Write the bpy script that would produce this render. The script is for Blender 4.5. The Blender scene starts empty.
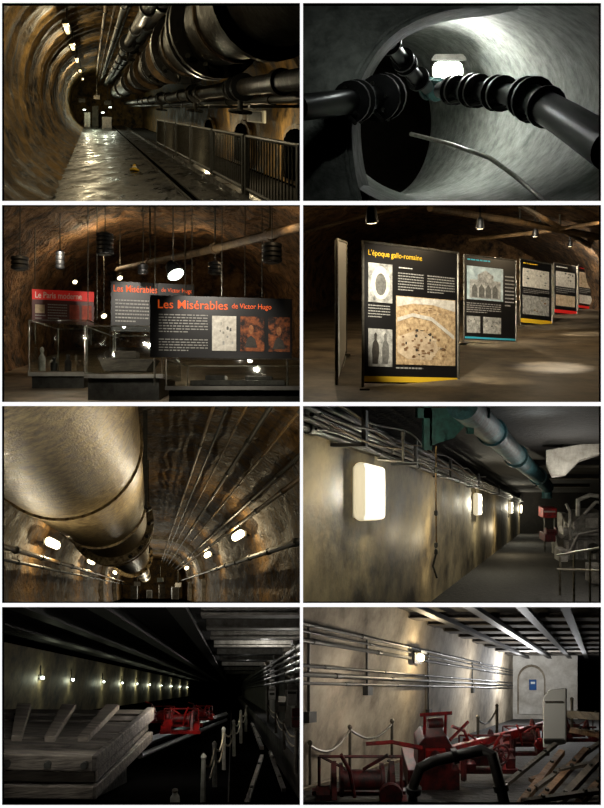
import bpy,bmesh,math,random
from mathutils import Vector as V, noise
rng=random.Random(5)
F=700.; CZ=4.04; CAM=V((0,0,CZ))
scn=bpy.context.scene; col=scn.collection
try: scn.view_settings.view_transform='Standard'
except Exception: pass
PAN={1:(2,3,300,201),2:(303,3,601,201),3:(2,205,300,402),4:(303,205,601,402),5:(2,406,300,603),6:(303,406,601,603),7:(2,607,300,805),8:(303,607,601,805)}
ORD=['first','second','third','fourth','fifth','sixth','seventh','eighth','ninth','tenth','eleventh','twelfth','thirteenth','fourteenth','fifteenth']
def W(x,y,Y): return V(((x-302)/F*Y,Y,CZ+(404-y)/F*Y))
class Room:
    def __init__(s,vx,vy,k=1): s.vx=vx; s.vy=vy; s.k=k
    def p(s,a,b,Y): return W(s.vx,s.vy,Y*s.k)+V((a*s.k/70,0,-b*s.k/70))
def s2l(c): return tuple((x/255/12.92 if x/255<=.04045 else ((x/255+.055)/1.055)**2.4) for x in c)+(1,)
def mat(name,c1,c2=None,scale=4,rough=.6,metal=0,bump=0,em=0,emc=None,stretch=(1,1,1),r2=None,mid=.5,spec=.5,wid=.19,bd=.08,bs=3):
    m=bpy.data.materials.new(name); m.use_nodes=True; nt=m.node_tree; N=nt.nodes; L=nt.links
    b=N['Principled BSDF']; b.inputs['Roughness'].default_value=rough; b.inputs['Metallic'].default_value=metal
    b.inputs['Specular IOR Level'].default_value=spec
    b.inputs['Base Color'].default_value=s2l(c1)
    if c2:
        tc=N.new('ShaderNodeTexCoord'); mp=N.new('ShaderNodeMapping'); mp.inputs['Scale'].default_value=stretch
        n1=N.new('ShaderNodeTexNoise'); n1.inputs['Scale'].default_value=scale; n1.inputs['Detail'].default_value=9; n1.inputs['Roughness'].default_value=.68
        rp=N.new('ShaderNodeValToRGB'); e=rp.color_ramp.elements
        e[0].position=mid-wid; e[0].color=s2l(c2); e[1].position=mid+wid; e[1].color=s2l(c1)
        L.new(tc.outputs['Object'],mp.inputs['Vector']); L.new(mp.outputs[0],n1.inputs['Vector'])
        L.new(n1.outputs['Fac'],rp.inputs['Fac']); L.new(rp.outputs['Color'],b.inputs['Base Color'])
        if r2 is not None:
            mr=N.new('ShaderNodeMapRange'); mr.inputs['From Min'].default_value=.35; mr.inputs['From Max'].default_value=.65
            mr.inputs['To Min'].default_value=r2; mr.inputs['To Max'].default_value=rough
            L.new(n1.outputs['Fac'],mr.inputs['Value']); L.new(mr.outputs[0],b.inputs['Roughness'])
        if bump:
            n2=N.new('ShaderNodeTexNoise'); n2.inputs['Scale'].default_value=scale*bs; n2.inputs['Detail'].default_value=6
            L.new(mp.outputs[0],n2.inputs['Vector'])
            bp=N.new('ShaderNodeBump'); bp.inputs['Strength'].default_value=bump; bp.inputs['Distance'].default_value=bd
            L.new(n2.outputs['Fac'],bp.inputs['Height']); L.new(bp.outputs[0],b.inputs['Normal'])
    if em:
        b.inputs['Emission Color'].default_value=s2l(emc or c1); b.inputs['Emission Strength'].default_value=em
    return m
def glassmat(name,tint=(240,243,240),k=.13):
    m=bpy.data.materials.new(name); m.use_nodes=True; nt=m.node_tree; N=nt.nodes; N.clear(); L=nt.links
    o=N.new('ShaderNodeOutputMaterial'); mx=N.new('ShaderNodeMixShader'); t=N.new('ShaderNodeBsdfTransparent'); g=N.new('ShaderNodeBsdfGlossy')
    t.inputs[0].default_value=s2l(tint); g.inputs['Roughness'].default_value=.06; g.inputs[0].default_value=(.9,.9,.85,1); mx.inputs[0].default_value=k
    L.new(t.outputs[0],mx.inputs[1]); L.new(g.outputs[0],mx.inputs[2]); L.new(mx.outputs[0],o.inputs[0]); return m
# ---------- mesh builder
WP={}
def planes(pn,e=.8):
    x0,y0,x1,y1=PAN[pn]; x0-=e;y0-=e;x1+=e;y1+=e
    return [(CAM,V((-1,(x0-302)/F,0))),(CAM,V((1,-(x1-302)/F,0))),(CAM,V((0,-(404-y0)/F,1))),(CAM,V((0,(404-y1)/F,-1))),(V((0,7.07,0)),V((0,-1,0)))]
class MB:
    def __init__(s): s.v=[]; s.f=[]; s.m=[]
    def add(s,vs,fs,mi=0):
        o=len(s.v); s.v+= [V(x) for x in vs]
        for f in fs: s.f.append([i+o for i in f]); s.m.append(mi)
        return s
    def box8(s,p,mi=0): return s.add(p,[(0,1,2,3),(7,6,5,4),(0,4,5,1),(1,5,6,2),(2,6,7,3),(3,7,4,0)],mi)
    def rbox(s,R,a0,a1,b0,b1,Y0,Y1,mi=0):
        return s.box8([R.p(a0,b0,Y0),R.p(a1,b0,Y0),R.p(a1,b1,Y0),R.p(a0,b1,Y0),R.p(a0,b0,Y1),R.p(a1,b0,Y1),R.p(a1,b1,Y1),R.p(a0,b1,Y1)],mi)
    def pbox(s,x0,y0,x1,y1,Y,d,mi=0):
        q=[W(x0,y0,Y),W(x1,y0,Y),W(x1,y1,Y),W(x0,y1,Y)]; return s.box8(q+[k+V((0,d,0)) for k in q],mi)
    def poly(s,pts,d,mi=0):
        n=len(pts); pts=[V(p) for p in pts]; d=V(d)
        return s.add(pts+[p+d for p in pts],[list(range(n)),list(range(2*n-1,n-1,-1))]+[(i,i+n,(i+1)%n+n,(i+1)%n) for i in range(n)],mi)
    def tube(s,pts,r,n=10,mi=0):
        pts=[V(p) for p in pts]; k=len(pts); rs=r if isinstance(r,(list,tuple)) else [r]*k
        T=[(pts[min(i+1,k-1)]-pts[max(i-1,0)]).normalized() for i in range(k)]
        u=T[0].cross(V((0,0,1)))
        if u.length<.05: u=T[0].cross(V((1,0,0)))
        u.normalize(); vs=[]
        for i in range(k):
            u=(u-T[i]*u.dot(T[i])).normalized(); w=T[i].cross(u)
            for j in range(n):
                t=2*math.pi*j/n; vs.append(pts[i]+(u*math.cos(t)+w*math.sin(t))*rs[i])
        fs=[(i*n+j,i*n+(j+1)%n,(i+1)*n+(j+1)%n,(i+1)*n+j) for i in range(k-1) for j in range(n)]
        fs+=[list(range(n-1,-1,-1)),list(range((k-1)*n,k*n))]
        return s.add(vs,fs,mi)
    def ptube(s,pts,rp,n=10,mi=0):
        rs=rp if isinstance(rp,(list,tuple)) else [rp]*len(pts)
        return s.tube([W(*p) for p in pts],[r*p[2]/F for r,p in zip(rs,pts)],n,mi)
    def lathe(s,c,ax,prof,n=14,mi=0):
        ax=V(ax).normalized(); u=ax.cross(V((0,0,1)))
        if u.length<.1: u=V((1,0,0))
        u.normalize(); w=ax.cross(u); vs=[]
        for t,r in prof:
            for j in range(n):
                q=2*math.pi*j/n; vs.append(V(c)+ax*t+(u*math.cos(q)+w*math.sin(q))*r)
        k=len(prof); fs=[(i*n+j,i*n+(j+1)%n,(i+1)*n+(j+1)%n,(i+1)*n+j) for i in range(k-1) for j in range(n)]
        fs+=[list(range(n-1,-1,-1)),list(range((k-1)*n,k*n))]
        return s.add(vs,fs,mi)
    def wheel(s,c,ax,R,r,sp=6):
        ax=V(ax).normalized(); u=ax.cross(V((0,0,1))).normalized(); w=ax.cross(u); c=V(c)
        s.tube([c+(u*math.cos(k*math.pi/9)+w*math.sin(k*math.pi/9))*R for k in range(19)],r,8)
        for k in range(sp):
            q=k*2*math.pi/sp; s.tube([c,c+(u*math.cos(q)+w*math.sin(q))*R],r*.7,6)
        return s.lathe(c,ax,[(-r*1.6,R*.2),(r*1.6,R*.2)],10)
    def build(s,name,mats,parent=None,pn=None,smooth=True,bevel=0,label=None,seg=2,extra=()):
        if not isinstance(mats,(list,tuple)): mats=[mats]
        bm=bmesh.new(); vs=[bm.verts.new(v) for v in s.v]
        for f,mi in zip(s.f,s.m):
            try: fc=bm.faces.new([vs[i] for i in f]); fc.material_index=mi
            except ValueError: pass
        bmesh.ops.recalc_face_normals(bm,faces=bm.faces)
        if bevel: bmesh.ops.bevel(bm,geom=list(bm.edges),offset=bevel,segments=seg,affect='EDGES',profile=.5)
        if pn:
            for co,no in planes(pn)+list(extra):
                if any((v.co-co).dot(no)>0 for v in bm.verts):
                    bmesh.ops.bisect_plane(bm,geom=list(bm.verts)+list(bm.edges)+list(bm.faces),plane_co=co,plane_no=no,clear_outer=True)
        me=bpy.data.meshes.new(name)
        if parent: base=WP[parent]
        else:
            if len(bm.verts):
                xs=[v.co for v in bm.verts]; mn=V([min(p[i] for p in xs) for i in range(3)]); mx=V([max(p[i] for p in xs) for i in range(3)])
                base=V(((mn.x+mx.x)/2,(mn.y+mx.y)/2,mn.z))
            else: base=V()
        bmesh.ops.translate(bm,verts=bm.verts,vec=-base)
        if pn and len(bm.verts)==0:
            bm.free(); bpy.data.meshes.remove(me); return None
        bm.to_mesh(me); bm.free()
        for m in mats: me.materials.append(m)
        if smooth:
            for p in me.polygons: p.use_smooth=True
            me.set_sharp_from_angle(angle=math.radians(38))
        o=bpy.data.objects.new(name,me); col.objects.link(o)
        if parent: o.parent=parent; WP[o]=base
        else: o.location=base; WP[o]=base
        if label: o['label']=label
        return o
def tag(o,label,cat=None,group=None,kind=None):
    o['label']=label
    if cat: o['category']=cat
    if group: o['group']=group
    if kind: o['kind']=kind
    return o
def struct(o,label): return tag(o,label,None,None,'structure')
def thing(name,base,label,cat,group=None):
    o=bpy.data.objects.new(name,None); o.empty_display_size=.1; col.objects.link(o); o.location=base; WP[o]=V(base)
    return tag(o,label,cat,group)
def copy_tree(o,delta,label=None,parent=None):
    c=o.copy(); col.objects.link(c)
    if parent: c.parent=parent
    else: c.location=o.location+V(delta)
    WP[c]=WP[o]+V(delta)
    if label: c['label']=label
    for ch in list(o.children): copy_tree(ch,delta,None,c)
    return c
def light(p,e,c=(1,.8,.55),r=.015,spot=None,to=None,blend=.6):
    l=bpy.data.lights.new('lamp_or_fill_light','SPOT' if spot else 'POINT'); l.energy=e; l.color=c; l.shadow_soft_size=r  # serves real fixtures and also added fill lights without any fixture
    o=bpy.data.objects.new('lamp_or_fill_light',l); col.objects.link(o); o.location=p
    if spot:
        l.spot_size=math.radians(spot); l.spot_blend=blend; o.rotation_euler=(V(to)-V(p)).to_track_quat('-Z','Y').to_euler()
    return o
def cr(P,n=6):
    out=[]; k=len(P)
    for i in range(k-1):
        p0,p1,p2,p3=[V(P[max(0,min(k-1,j))]) for j in (i-1,i,i+1,i+2)]
        for q in range(n):
            t=q/n; out.append(.5*((2*p1)+(p2-p0)*t+(2*p0-5*p1+4*p2-p3)*t*t+(3*p1-p0-3*p2+p3)*t**3))
    out.append(V(P[-1])); return out
def shell(R,prof,Ys,name,m,pn,label,off=None):
    mb=MB(); n=len(prof); vs=[]
    for Y in Ys:
        for i,(a,b) in enumerate(prof):
            da,db=off(a,b,Y) if off else (0,0)
            vs.append(R.p(a+da,b+db,Y))
    mb.add(vs,[(j*n+i,j*n+i+1,(j+1)*n+i+1,(j+1)*n+i) for j in range(len(Ys)-1) for i in range(n-1)])
    return struct(mb.build(name,m,None,pn),label)
def fr(a,b,st):
    o=[]; x=a
    while x<b: o.append(x); x+=st
    return o+[b]
def rough(amp,fq=.12):
    def f(a,b,Y):
        n=noise.noise(V((a*fq*.3,b*fq*.3,Y*fq*6)))+.5*noise.noise(V((a*fq*.8,b*fq*.8,Y*fq*15)))
        d=math.hypot(a,b)+1e-6; return (a/d*n*amp,b/d*n*amp)
    return f
def long_pipe(R,a,b,r,Y0,Y1,m,label,pn,coups=(),cm=None,group=None,name='pipe',n=12,cl=.12,cr_=1.3):
    r*=R.k; cl*=R.k
    t=thing(name,R.p(a,b,Y0),label,'pipe',group)
    MB().tube([R.p(a,b,Y) for Y in fr(Y0,Y1,(Y1-Y0)/6)],r,n).build('tube',m,t,pn)
    ax=R.p(a,b,Y1)-R.p(a,b,Y0)
    for Y in coups:
        if Y<Y1: MB().lathe(R.p(a,b,Y),ax,[(-cl,r*1.02),(-cl,r*cr_),(cl,r*cr_),(cl,r*1.02)],n+2).build('coupling',cm or m,t,pn)
    return t
def cable(pts,rp,m,label,cat,pn,name='cable',group=None,n=6):
    return tag(MB().ptube(pts,rp,n).build(name,m,None,pn),label,cat,group)
class Quad:
    def __init__(s,TL,TR,BL):
        s.o=V(TL); s.u=V(TR)-s.o; s.w=V(BL)-s.o; s.n=s.u.cross(s.w).normalized()
        if s.n.y>0: s.n=-s.n
    def q(s,a,b,o=0): return s.o+s.u*a+s.w*b+s.n*o
    def rect(s,mb,a0,b0,a1,b1,o,th=.006,mi=0):
        f=[s.q(a0,b0,o+th),s.q(a1,b0,o+th),s.q(a1,b1,o+th),s.q(a0,b1,o+th)]
        return mb.box8(f+[k-s.n*th for k in f],mi)
    def shape(s,mb,pts,o,th=.004,mi=0): return mb.poly([s.q(a,b,o) for a,b in pts],s.n*th,mi)
    def text(s,body,a0,b0,a1,b1,o,m,parent,name='title_lettering',pn=None,bold=.012):
        c=bpy.data.curves.new('lettering','FONT'); c.body=body; c.resolution_u=3; c.offset=bold
        ob=bpy.data.objects.new('lettering',c); col.objects.link(ob)
        dg=bpy.context.evaluated_depsgraph_get(); me=bpy.data.meshes.new_from_object(ob.evaluated_get(dg))
        vs=[v.co.copy() for v in me.vertices]; fs=[list(p.vertices) for p in me.polygons]
        bpy.data.objects.remove(ob); bpy.data.curves.remove(c); bpy.data.meshes.remove(me)
        x0=min(v.x for v in vs);x1=max(v.x for v in vs);y0=min(v.y for v in vs);y1=max(v.y for v in vs)
        pts=[s.q(a0+(v.x-x0)/(x1-x0)*(a1-a0), b1-(v.y-y0)/(y1-y0)*(b1-b0),o) for v in vs]
        return MB().add(pts,fs).build(name,m,parent,pn,smooth=False)
    def words(s,a0,b0,a1,b1,lines,o,m,parent,pn=None,name='text_block'):
        mb=MB(); h=(b1-b0)/lines
        for i in range(lines):
            x=a0; end=a1 if i<lines-1 else a0+(a1-a0)*.6
            while x<end:
                w=(a1-a0)*rng.uniform(.04,.11); e=min(x+w,end)
                s.rect(mb,x,b0+i*h,e,b0+i*h+h*.36,o,.002); x=e+(a1-a0)*.02
        return mb.build(name,m,parent,pn,smooth=False)
    def doodle(s,a0,b0,a1,b1,n,ms,parent,pn,o=.008,sc=1):
        w,h=a1-a0,b1-b0
        for j in range(n):
            x=a0+w*(.06+.8*rng.random()); y=b0+h*(.15+.7*rng.random()); dx=w*rng.uniform(.03,.1)*sc; dy=h*rng.uniform(.03,.12)*sc
            s.shape(MB(),[(x,y),(x+dx,y-dy*.1),(x+dx*1.05,y-dy),(x+dx*.5,y-dy*1.2),(x-dx*.05,y-dy*.9)],o,.003).build('print_detail',ms[j%len(ms)],parent,pn,False)
# ---------- materials
m_white=mat('glowing_white_surround',(255,255,255),em=1.05); m_dark=mat('matte_black',(6,6,6),rough=1,spec=0)  # surround is white by its own emission, in place of light falling on it
m_rock1=mat('stained_gallery_stone',(138,108,58),(16,13,8),scale=1.3,rough=.85,bump=.5,r2=.5,stretch=(1,.9,.8),wid=.12,bd=.15,bs=5)
m_rock5=mat('olive_brown_vault_stone',(138,104,54),(34,25,13),scale=.8,rough=.8,bump=.9,r2=.55,wid=.15,bd=.3)
m_rockd=mat('rough_brown_stone',(138,103,65),(30,22,13),scale=2.2,rough=.8,bump=1.0,wid=.13,bd=.25)
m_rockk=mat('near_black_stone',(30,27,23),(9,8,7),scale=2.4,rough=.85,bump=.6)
m_wetfloor=mat('wet_concrete',(46,43,36),(7,6,5),scale=.9,rough=.75,bump=.15,r2=.12,wid=.09,stretch=(1.6,.5,1),spec=.5)
m_black=mat('black_iron',(24,24,24),(9,9,9),scale=9,rough=.45,metal=.3,bump=.1)
m_blackg=mat('glossy_black_paint',(18,18,19),(7,7,7),scale=5,rough=.32,metal=.1)
m_blackd=mat('grimy_black_paint',(38,34,28),(8,8,7),scale=2.2,rough=.62,metal=0,spec=.35,bump=.3,r2=.42)
m_steel=mat('galvanised_steel',(130,126,115),(75,70,60),scale=8,rough=.4,metal=.7)
m_rail=mat('dull_grey_steel',(70,70,64),(40,38,34),scale=7,rough=.5,metal=.5)
m_railk=mat('dark_machine_steel',(44,43,40),(20,19,17),scale=7,rough=.5,metal=.4)
m_brass=mat('tarnished_gold_pipe',(140,110,60),(66,48,26),scale=6,rough=.5,metal=.45,bump=.2)
m_brassd=mat('dim_rough_pipe',(112,88,54),(44,32,18),scale=4,rough=.75,metal=.1,bump=.4)
m_glow=mat('lamp_glass_warm',(255,240,205),em=7,emc=(255,232,185))
m_gloww=mat('lamp_glass_amber',(255,232,180),em=1.9,emc=(255,226,160))
m_glowc=mat('lamp_glass_cool',(255,255,250),em=6,emc=(240,255,240))
m_glown=mat('lamp_glass_neutral',(255,250,235),em=1.3,emc=(255,248,230))
m_glowd=mat('lamp_side_dimmed',(235,228,205),em=.62,emc=(255,238,196),rough=.4)  # sides emit less than the front, shading put in to show depth
m_conc=mat('grey_green_concrete',(154,158,150),(90,94,89),scale=3.5,rough=.8,bump=.4)
m_concb=mat('stained_concrete',(176,160,122),(52,44,29),scale=1.0,rough=.7,bump=.35,stretch=(1,.45,.8),wid=.13,r2=.5)
m_concg=mat('grey_hall_concrete',(110,104,92),(46,42,37),scale=1.3,rough=.75,bump=.3)
m_concl=mat('pale_concrete',(176,164,142),(88,76,60),scale=.9,rough=.8,bump=.35,stretch=(1,.5,1),wid=.15)
m_plaster=mat('whitish_plaster',(226,222,212),(160,152,138),scale=1.2,rough=.8,bump=.3)
m_teal=mat('turquoise_paint',(46,98,92),(18,46,46),scale=8,rough=.55)
m_tealp=mat('weathered_teal_pipe',(40,84,90),(14,30,32),scale=3.5,rough=.62,metal=0,bump=.35,wid=.14,spec=.35)
m_gold=mat('mottled_wet_main',(188,168,126),(74,52,28),scale=4.5,rough=.55,metal=.12,bump=.6,wid=.12,bd=.06,bs=5,r2=.3)
m_red=mat('red_paint',(166,22,20),(64,10,10),scale=6,rough=.48,wid=.12)
m_redd=mat('maroon_machine_paint',(92,19,19),(26,9,9),scale=7,rough=.6,wid=.12)
m_wood=mat('weathered_timber',(96,88,77),(42,37,31),scale=3,rough=.8,bump=.5,stretch=(1,.3,3))
m_woodk=mat('dark_joist_timber',(52,46,40),(22,19,16),scale=3,rough=.85,bump=.4)
m_slab=mat('grey_deck_plank',(98,91,81),(36,32,28),scale=2.2,rough=.85,bump=.45,stretch=(.35,7,5),wid=.16,bd=.03)
m_slabe=mat('deck_edge_timber',(130,121,107),(54,48,42),scale=2.2,rough=.85,bump=.45,stretch=(.4,5,6),bd=.03)
m_woodt=mat('tan_timber',(130,98,66),(48,33,21),scale=3,rough=.75,bump=.4)
m_rope=mat('pale_rope',(160,148,120),(110,100,80),scale=30,rough=.9)
m_post=mat('pale_post',(170,168,156),(110,107,96),scale=8,rough=.7)
m_board=mat('black_board',(16,15,15),rough=.45); m_boardr=mat('dark_red_board',(74,12,12),rough=.45)
m_yel=mat('yellow_print',(238,194,40),rough=.6); m_org=mat('glowing_orange_print',(235,92,28),rough=.6,em=.35)  # orange lettering has a slight glow added to read brighter
m_txt=mat('white_print',(232,230,220),rough=.7); m_txtg=mat('grey_print',(158,156,150),rough=.7); m_redp=mat('glowing_red_print',(215,36,30),rough=.6,em=.12)  # red print carries a faint added glow
m_cyan=mat('cyan_print',(60,170,195),rough=.6)
m_map=mat('sepia_map_print',(226,198,154),(132,102,68),scale=18,rough=.7)
m_gray=mat('greyscale_print',(205,203,195),(84,84,80),scale=12,rough=.7)
m_bluep=mat('pale_blue_print',(210,224,224),(140,158,164),scale=8,rough=.7)
m_sketch=mat('sketch_print',(232,227,214),(176,168,154),scale=14,rough=.7)
m_fire=mat('sepia_portrait_print',(168,92,46),(26,13,8),scale=9,rough=.7,wid=.12,mid=.55)
m_fireh=mat('portrait_highlight',(196,130,80),(110,60,32),scale=14,rough=.7)
m_beige=mat('beige_print',(226,206,174),(164,138,108),scale=9,rough=.7)
m_redpic=mat('red_picture_print',(196,90,68),(110,40,32),scale=8,rough=.7)
m_inkd=mat('dark_ink_print',(70,64,56),(40,36,32),scale=20,rough=.7); m_inkm=mat('brown_ink_print',(150,116,82),(110,82,56),scale=20,rough=.7); m_inkg=mat('grey_ink_print',(120,118,112),(70,70,66),scale=20,rough=.7)
m_glass=glassmat('case_glass'); m_whitep=mat('white_panel',(225,225,215),rough=.5)
m_table=mat('pale_case_deck',(160,158,150),(120,116,108),scale=4,rough=.3)
m_expofloor=mat('expo_floor',(136,122,100),(54,45,35),scale=1.2,rough=.6,bump=.1,wid=.16)  # tone contrast raised to suggest pale light pools and dark shadows
m_mach=mat('pale_machine_paint',(176,172,164),(104,100,92),scale=4,rough=.6,bump=.2)
m_machd=mat('grey_machine_paint',(132,128,120),(62,59,54),scale=5,rough=.6,bump=.2)
m_debris=mat('pale_debris',(206,202,192),(136,130,120),scale=3,rough=.85,bump=.4)
m_blue=mat('blue_sign_print',(50,92,150),rough=.5)
# ---------- white surround with eight openings
xs=[-40,2,300,303,601,644]; ys=[-40,3,201,205,402,406,603,607,805,848]
mb=MB()
for i in range(5):
    for j in range(9):
        if i in(1,3) and j in(1,3,5,7): continue
        q=[W(xs[i],ys[j],7),W(xs[i+1],ys[j],7),W(xs[i+1],ys[j+1],7),W(xs[i],ys[j+1],7)]; bk=[k+V((0,.05,0)) for k in q]
        mb.add(q,[(0,1,2,3)],0); mb.add(bk,[(0,3,2,1)],1)
        for k,(di,dj) in enumerate([(0,-1),(1,0),(0,1),(-1,0)]):
            ii,jj=i+di,j+dj
            if (ii in(1,3) and jj in(1,3,5,7)): mb.add([q[k],q[(k+1)%4],bk[(k+1)%4],bk[k]],[(0,1,2,3)],1)
struct(mb.build('wall_front',[m_white,m_dark],smooth=False),'white surround with eight rectangular openings')
for k,(p0,p1) in enumerate([((301.5,-6),(301.5,814)),((-6,203),(610,203)),((-6,404),(610,404)),((-6,605),(610,605))]):  # edge-on boards added to keep each chamber's light apart
    mb=MB(); dx,dy=(.4,0) if p0[0]==p1[0] else (0,.4)
    q=[W(p0[0]-dx,p0[1]-dy,7.06),W(p1[0]-dx,p1[1]-dy,7.06),W(p1[0]-dx,p1[1]-dy,150),W(p0[0]-dx,p0[1]-dy,150)]
    r=[W(p0[0]+dx,p0[1]+dy,7.06),W(p1[0]+dx,p1[1]+dy,7.06),W(p1[0]+dx,p1[1]+dy,150),W(p0[0]+dx,p0[1]+dy,150)]
    mb.box8(q+r); struct(mb.build('trim_%d'%(k+1),m_dark,smooth=False),'added black board blocking light between neighbouring chambers')

# =================== P1: sewer gallery
R=Room(92,108,2); pn=1; k=R.k; Y0=7.1/k
prof=cr([(-40,92),(-78,62),(-104,10),(-110,-45),(-92,-110),(-40,-160),(40,-182),(130,-172),(212,-122),(256,-50),(264,20),(262,100)],7)
rf=rough(3)
def ribs(a,b,Y):
    x,y=rf(a,b,Y)
    if a>90: return (x,y)
    f=(Y*.8)%1.0; q=7*max(0,1-abs(f-.3)/.16)
    return (q*(40-a)/150+x, q*(-20-b)/150+y)
shell(R,prof,fr(Y0,52,.125),'wall_left',m_rock1,pn,'stained yellow brown ribbed vault of the wet sewer gallery',ribs)
struct(MB().rbox(R,-46,150,92,98,Y0,52).build('floor',m_wetfloor,None,pn,False),'wet concrete walkway of the sewer gallery')
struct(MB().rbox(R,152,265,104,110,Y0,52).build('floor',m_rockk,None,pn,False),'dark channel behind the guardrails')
struct(MB().rbox(R,-120,270,-190,110,52,52.4).build('wall_back',m_rock1,None,pn,False),'dim far end of the sewer gallery')
for i,(a,lb) in enumerate(((96,'left'),(106,'right'))):
    struct(MB().rbox(R,a,a+2.2,90,92.2,Y0,50).build('trim_%d'%(5+i),m_rail,None,pn,False),'%s track line along the wet walkway'%lb)
struct(MB().rbox(R,98.5,105.5,91.4,92.2,Y0,50).build('trim_7',m_dark,None,pn,False),'dark gutter between the track lines')
struct(MB().rbox(R,148,158,86,104,Y0,52).build('trim_8',m_wetfloor,None,pn,False),'raised curb under the guardrails')
t=thing('water_main',R.p(111,-72,Y0),'huge grimy black water main hung at upper right of the sewer gallery','pipe')
MB().tube([R.p(111,-72,Y) for Y in (Y0,5,7,10,12)],.46*k,28).build('tube',m_blackd,t,pn)
MB().tube([R.p(111,-72,12),R.p(111,-72,20),R.p(111,-72,46)],.37*k,24).build('tube',m_blackd,t,pn)
ax=R.p(0,0,12)-R.p(0,0,10)
for Y,rr in ((6.2,.56),(8.9,.6),(9.35,.6),(12,.57),(12.4,.55),(16,.46),(16.4,.46),(21,.46),(27,.46),(35,.46)):
    fl=MB().lathe(R.p(111,-72,Y),ax,[(-.09*k,.35*k),(-.09*k,rr*k),(.09*k,rr*k),(.09*k,.35*k)],28).build('flange',m_blackd,t,pn)
    if fl and 7<Y<17:
        for j in range(14):
            q=2*math.pi*j/14; MB().lathe(R.p(111,-72,Y)+V(((rr-.05)*k*math.cos(q),-.14*k,(rr-.05)*k*math.sin(q))),(0,1,0),[(0,.035*k),(.28*k,.035*k)],6).build('bolt',m_rail,fl,pn)
for Y in (7.6,10.2,11.1,14.2,18.5,24):
    MB().rbox(R,108,114,-180,-105,Y,Y+.12).build('hanger',m_rail,t,pn,False)
    MB().lathe(R.p(111,-72,Y+.06),ax,[(-.05*k,.35*k),(-.05*k,.49*k),(.05*k,.49*k),(.05*k,.35*k)],24).build('strap',m_brassd,t,pn)
for i,(a,b,r,mm,lb) in enumerate([(62,-112,.1,m_blackd,'black pipe running under the crown of the sewer gallery'),(84,-128,.15,m_blackd,'thicker black pipe beside the crown of the sewer gallery'),(40,-128,.05,m_rail,'thin bright conduit along the gallery crown'),
    (226,-14,.06,m_brass,'dull gold pipe along the right wall below the water main'),(232,-34,.05,m_railk,'thin grey pipe just under the water main'),(160,-22,.12,m_blackd,'black pipe hung under the great water main'),(20,-148,.04,m_brass,'thinnest conduit nearest the strip lamps'),(176,-8,.05,m_rail,'thin grey pipe low under the hung black pipe'),(52,-140,.03,m_railk,'dark cable between the crown conduits'),(30,-132,.025,m_brassd,'brown cable left of the crown conduits'),(72,-134,.03,m_rail,'grey cable above the thicker crown pipe')]):
    long_pipe(R,a,b,r,Y0,48,mm,lb,pn,[5+3.1*j+.7*i for j in range(9)],m_rail if i%2 else m_black,'pipes along the sewer gallery')
for i,(a,b,Y) in enumerate([(160,-22,10.8),(160,-22,15.5),(62,-112,17.5),(160,-22,23)]):
    t=thing('gate_valve',R.p(a,b,Y),'black valve with hand wheel on a gallery pipe, %s from the front'%ORD[i],'valve','valves on the gallery pipes')
    MB().lathe(R.p(a,b,Y),ax,[(-.3*k,.1*k),(-.3*k,.2*k),(-.2*k,.2*k),(-.15*k,.15*k),(.15*k,.15*k),(.2*k,.2*k),(.3*k,.2*k),(.3*k,.1*k)],14).build('body',m_black,t,pn)
    MB().tube([R.p(a,b,Y),R.p(a,b+26,Y)],.04*k,8).build('stem',m_rail,t,pn); MB().wheel(R.p(a,b+26,Y),(.1,-.3,1),.17*k,.022*k).build('hand_wheel',m_rail,t,pn)
for i,Y in enumerate((9.5,12.8,16.8,22)):
    t=thing('pipe_bracket',R.p(200,-10,Y),'steel bracket carrying the pipes on the right gallery wall, %s from the front'%ORD[i],'bracket','gallery pipe brackets')
    MB().rbox(R,150,262,-3,0,Y,Y+.1).build('arm',m_rail,t,pn,False); MB().rbox(R,232,236,-44,0,Y,Y+.1).build('upright',m_rail,t,pn,False)
g=thing('guardrail_section',R.p(153,86,7.3),'black steel guardrail section beside the wet walkway, first from the front','railing','guardrail sections')
for Y in (7.35,9.85): MB().rbox(R,151,155,27,86,Y,Y+.07).build('post',m_rail,g,None,False)
for n_,b in (('top_rail',28),('bottom_rail',80)): MB().tube([R.p(153,b,7.35),R.p(153,b,9.9)],.025*k,8).build(n_,m_rail,g)
for j in range(1,18): MB().tube([R.p(153,28,7.35+j*.14),R.p(153,80,7.35+j*.14)],.011*k,6).build('baluster',m_rail,g)
for j in range(1,6): copy_tree(g,R.p(0,0,10+2.7*j)-R.p(0,0,10),'black steel guardrail section beside the wet walkway, %s from the front'%ORD[j])
g=thing('strip_lamp',R.p(-38,-120,14.3),'warm glowing strip lamp under the gallery vault, first from the front','lamp','strip lamps along the vault')
MB().rbox(R,-43,-33,-126,-121,14.3,15.9).build('housing',m_rail,g,None,False)
MB().rbox(R,-41,-35,-121,-117,14.35,15.85).build('diffuser',m_gloww,g,None,False,.03)
MB().rbox(R,-39,-37,-150,-126,15,15.1).build('hanger',m_rail,g,None,False)
for j,Y in enumerate((19.5,25,32,41)): copy_tree(g,R.p(0,0,Y)-R.p(0,0,15),'warm glowing strip lamp under the gallery vault, %s from the front'%ORD[j+1])
for Y,e in ((6.5,100),(11,150),(15,160),(19.5,180),(25,200),(32,240),(41,300)): light(R.p(-36,-106,Y),e,(1,.83,.5),.05)
light(R.p(60,-90,13),60,(1,.84,.54),.05); light(R.p(100,-20,10),50,(1,.86,.58),.05)  # added fill for the pipes, no fixture here
light(R.p(215,35,9.5),100,(1,.8,.46)); light(R.p(215,30,13.5),120,(1,.8,.46)); light(R.p(215,30,19),110,(1,.8,.46))
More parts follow.
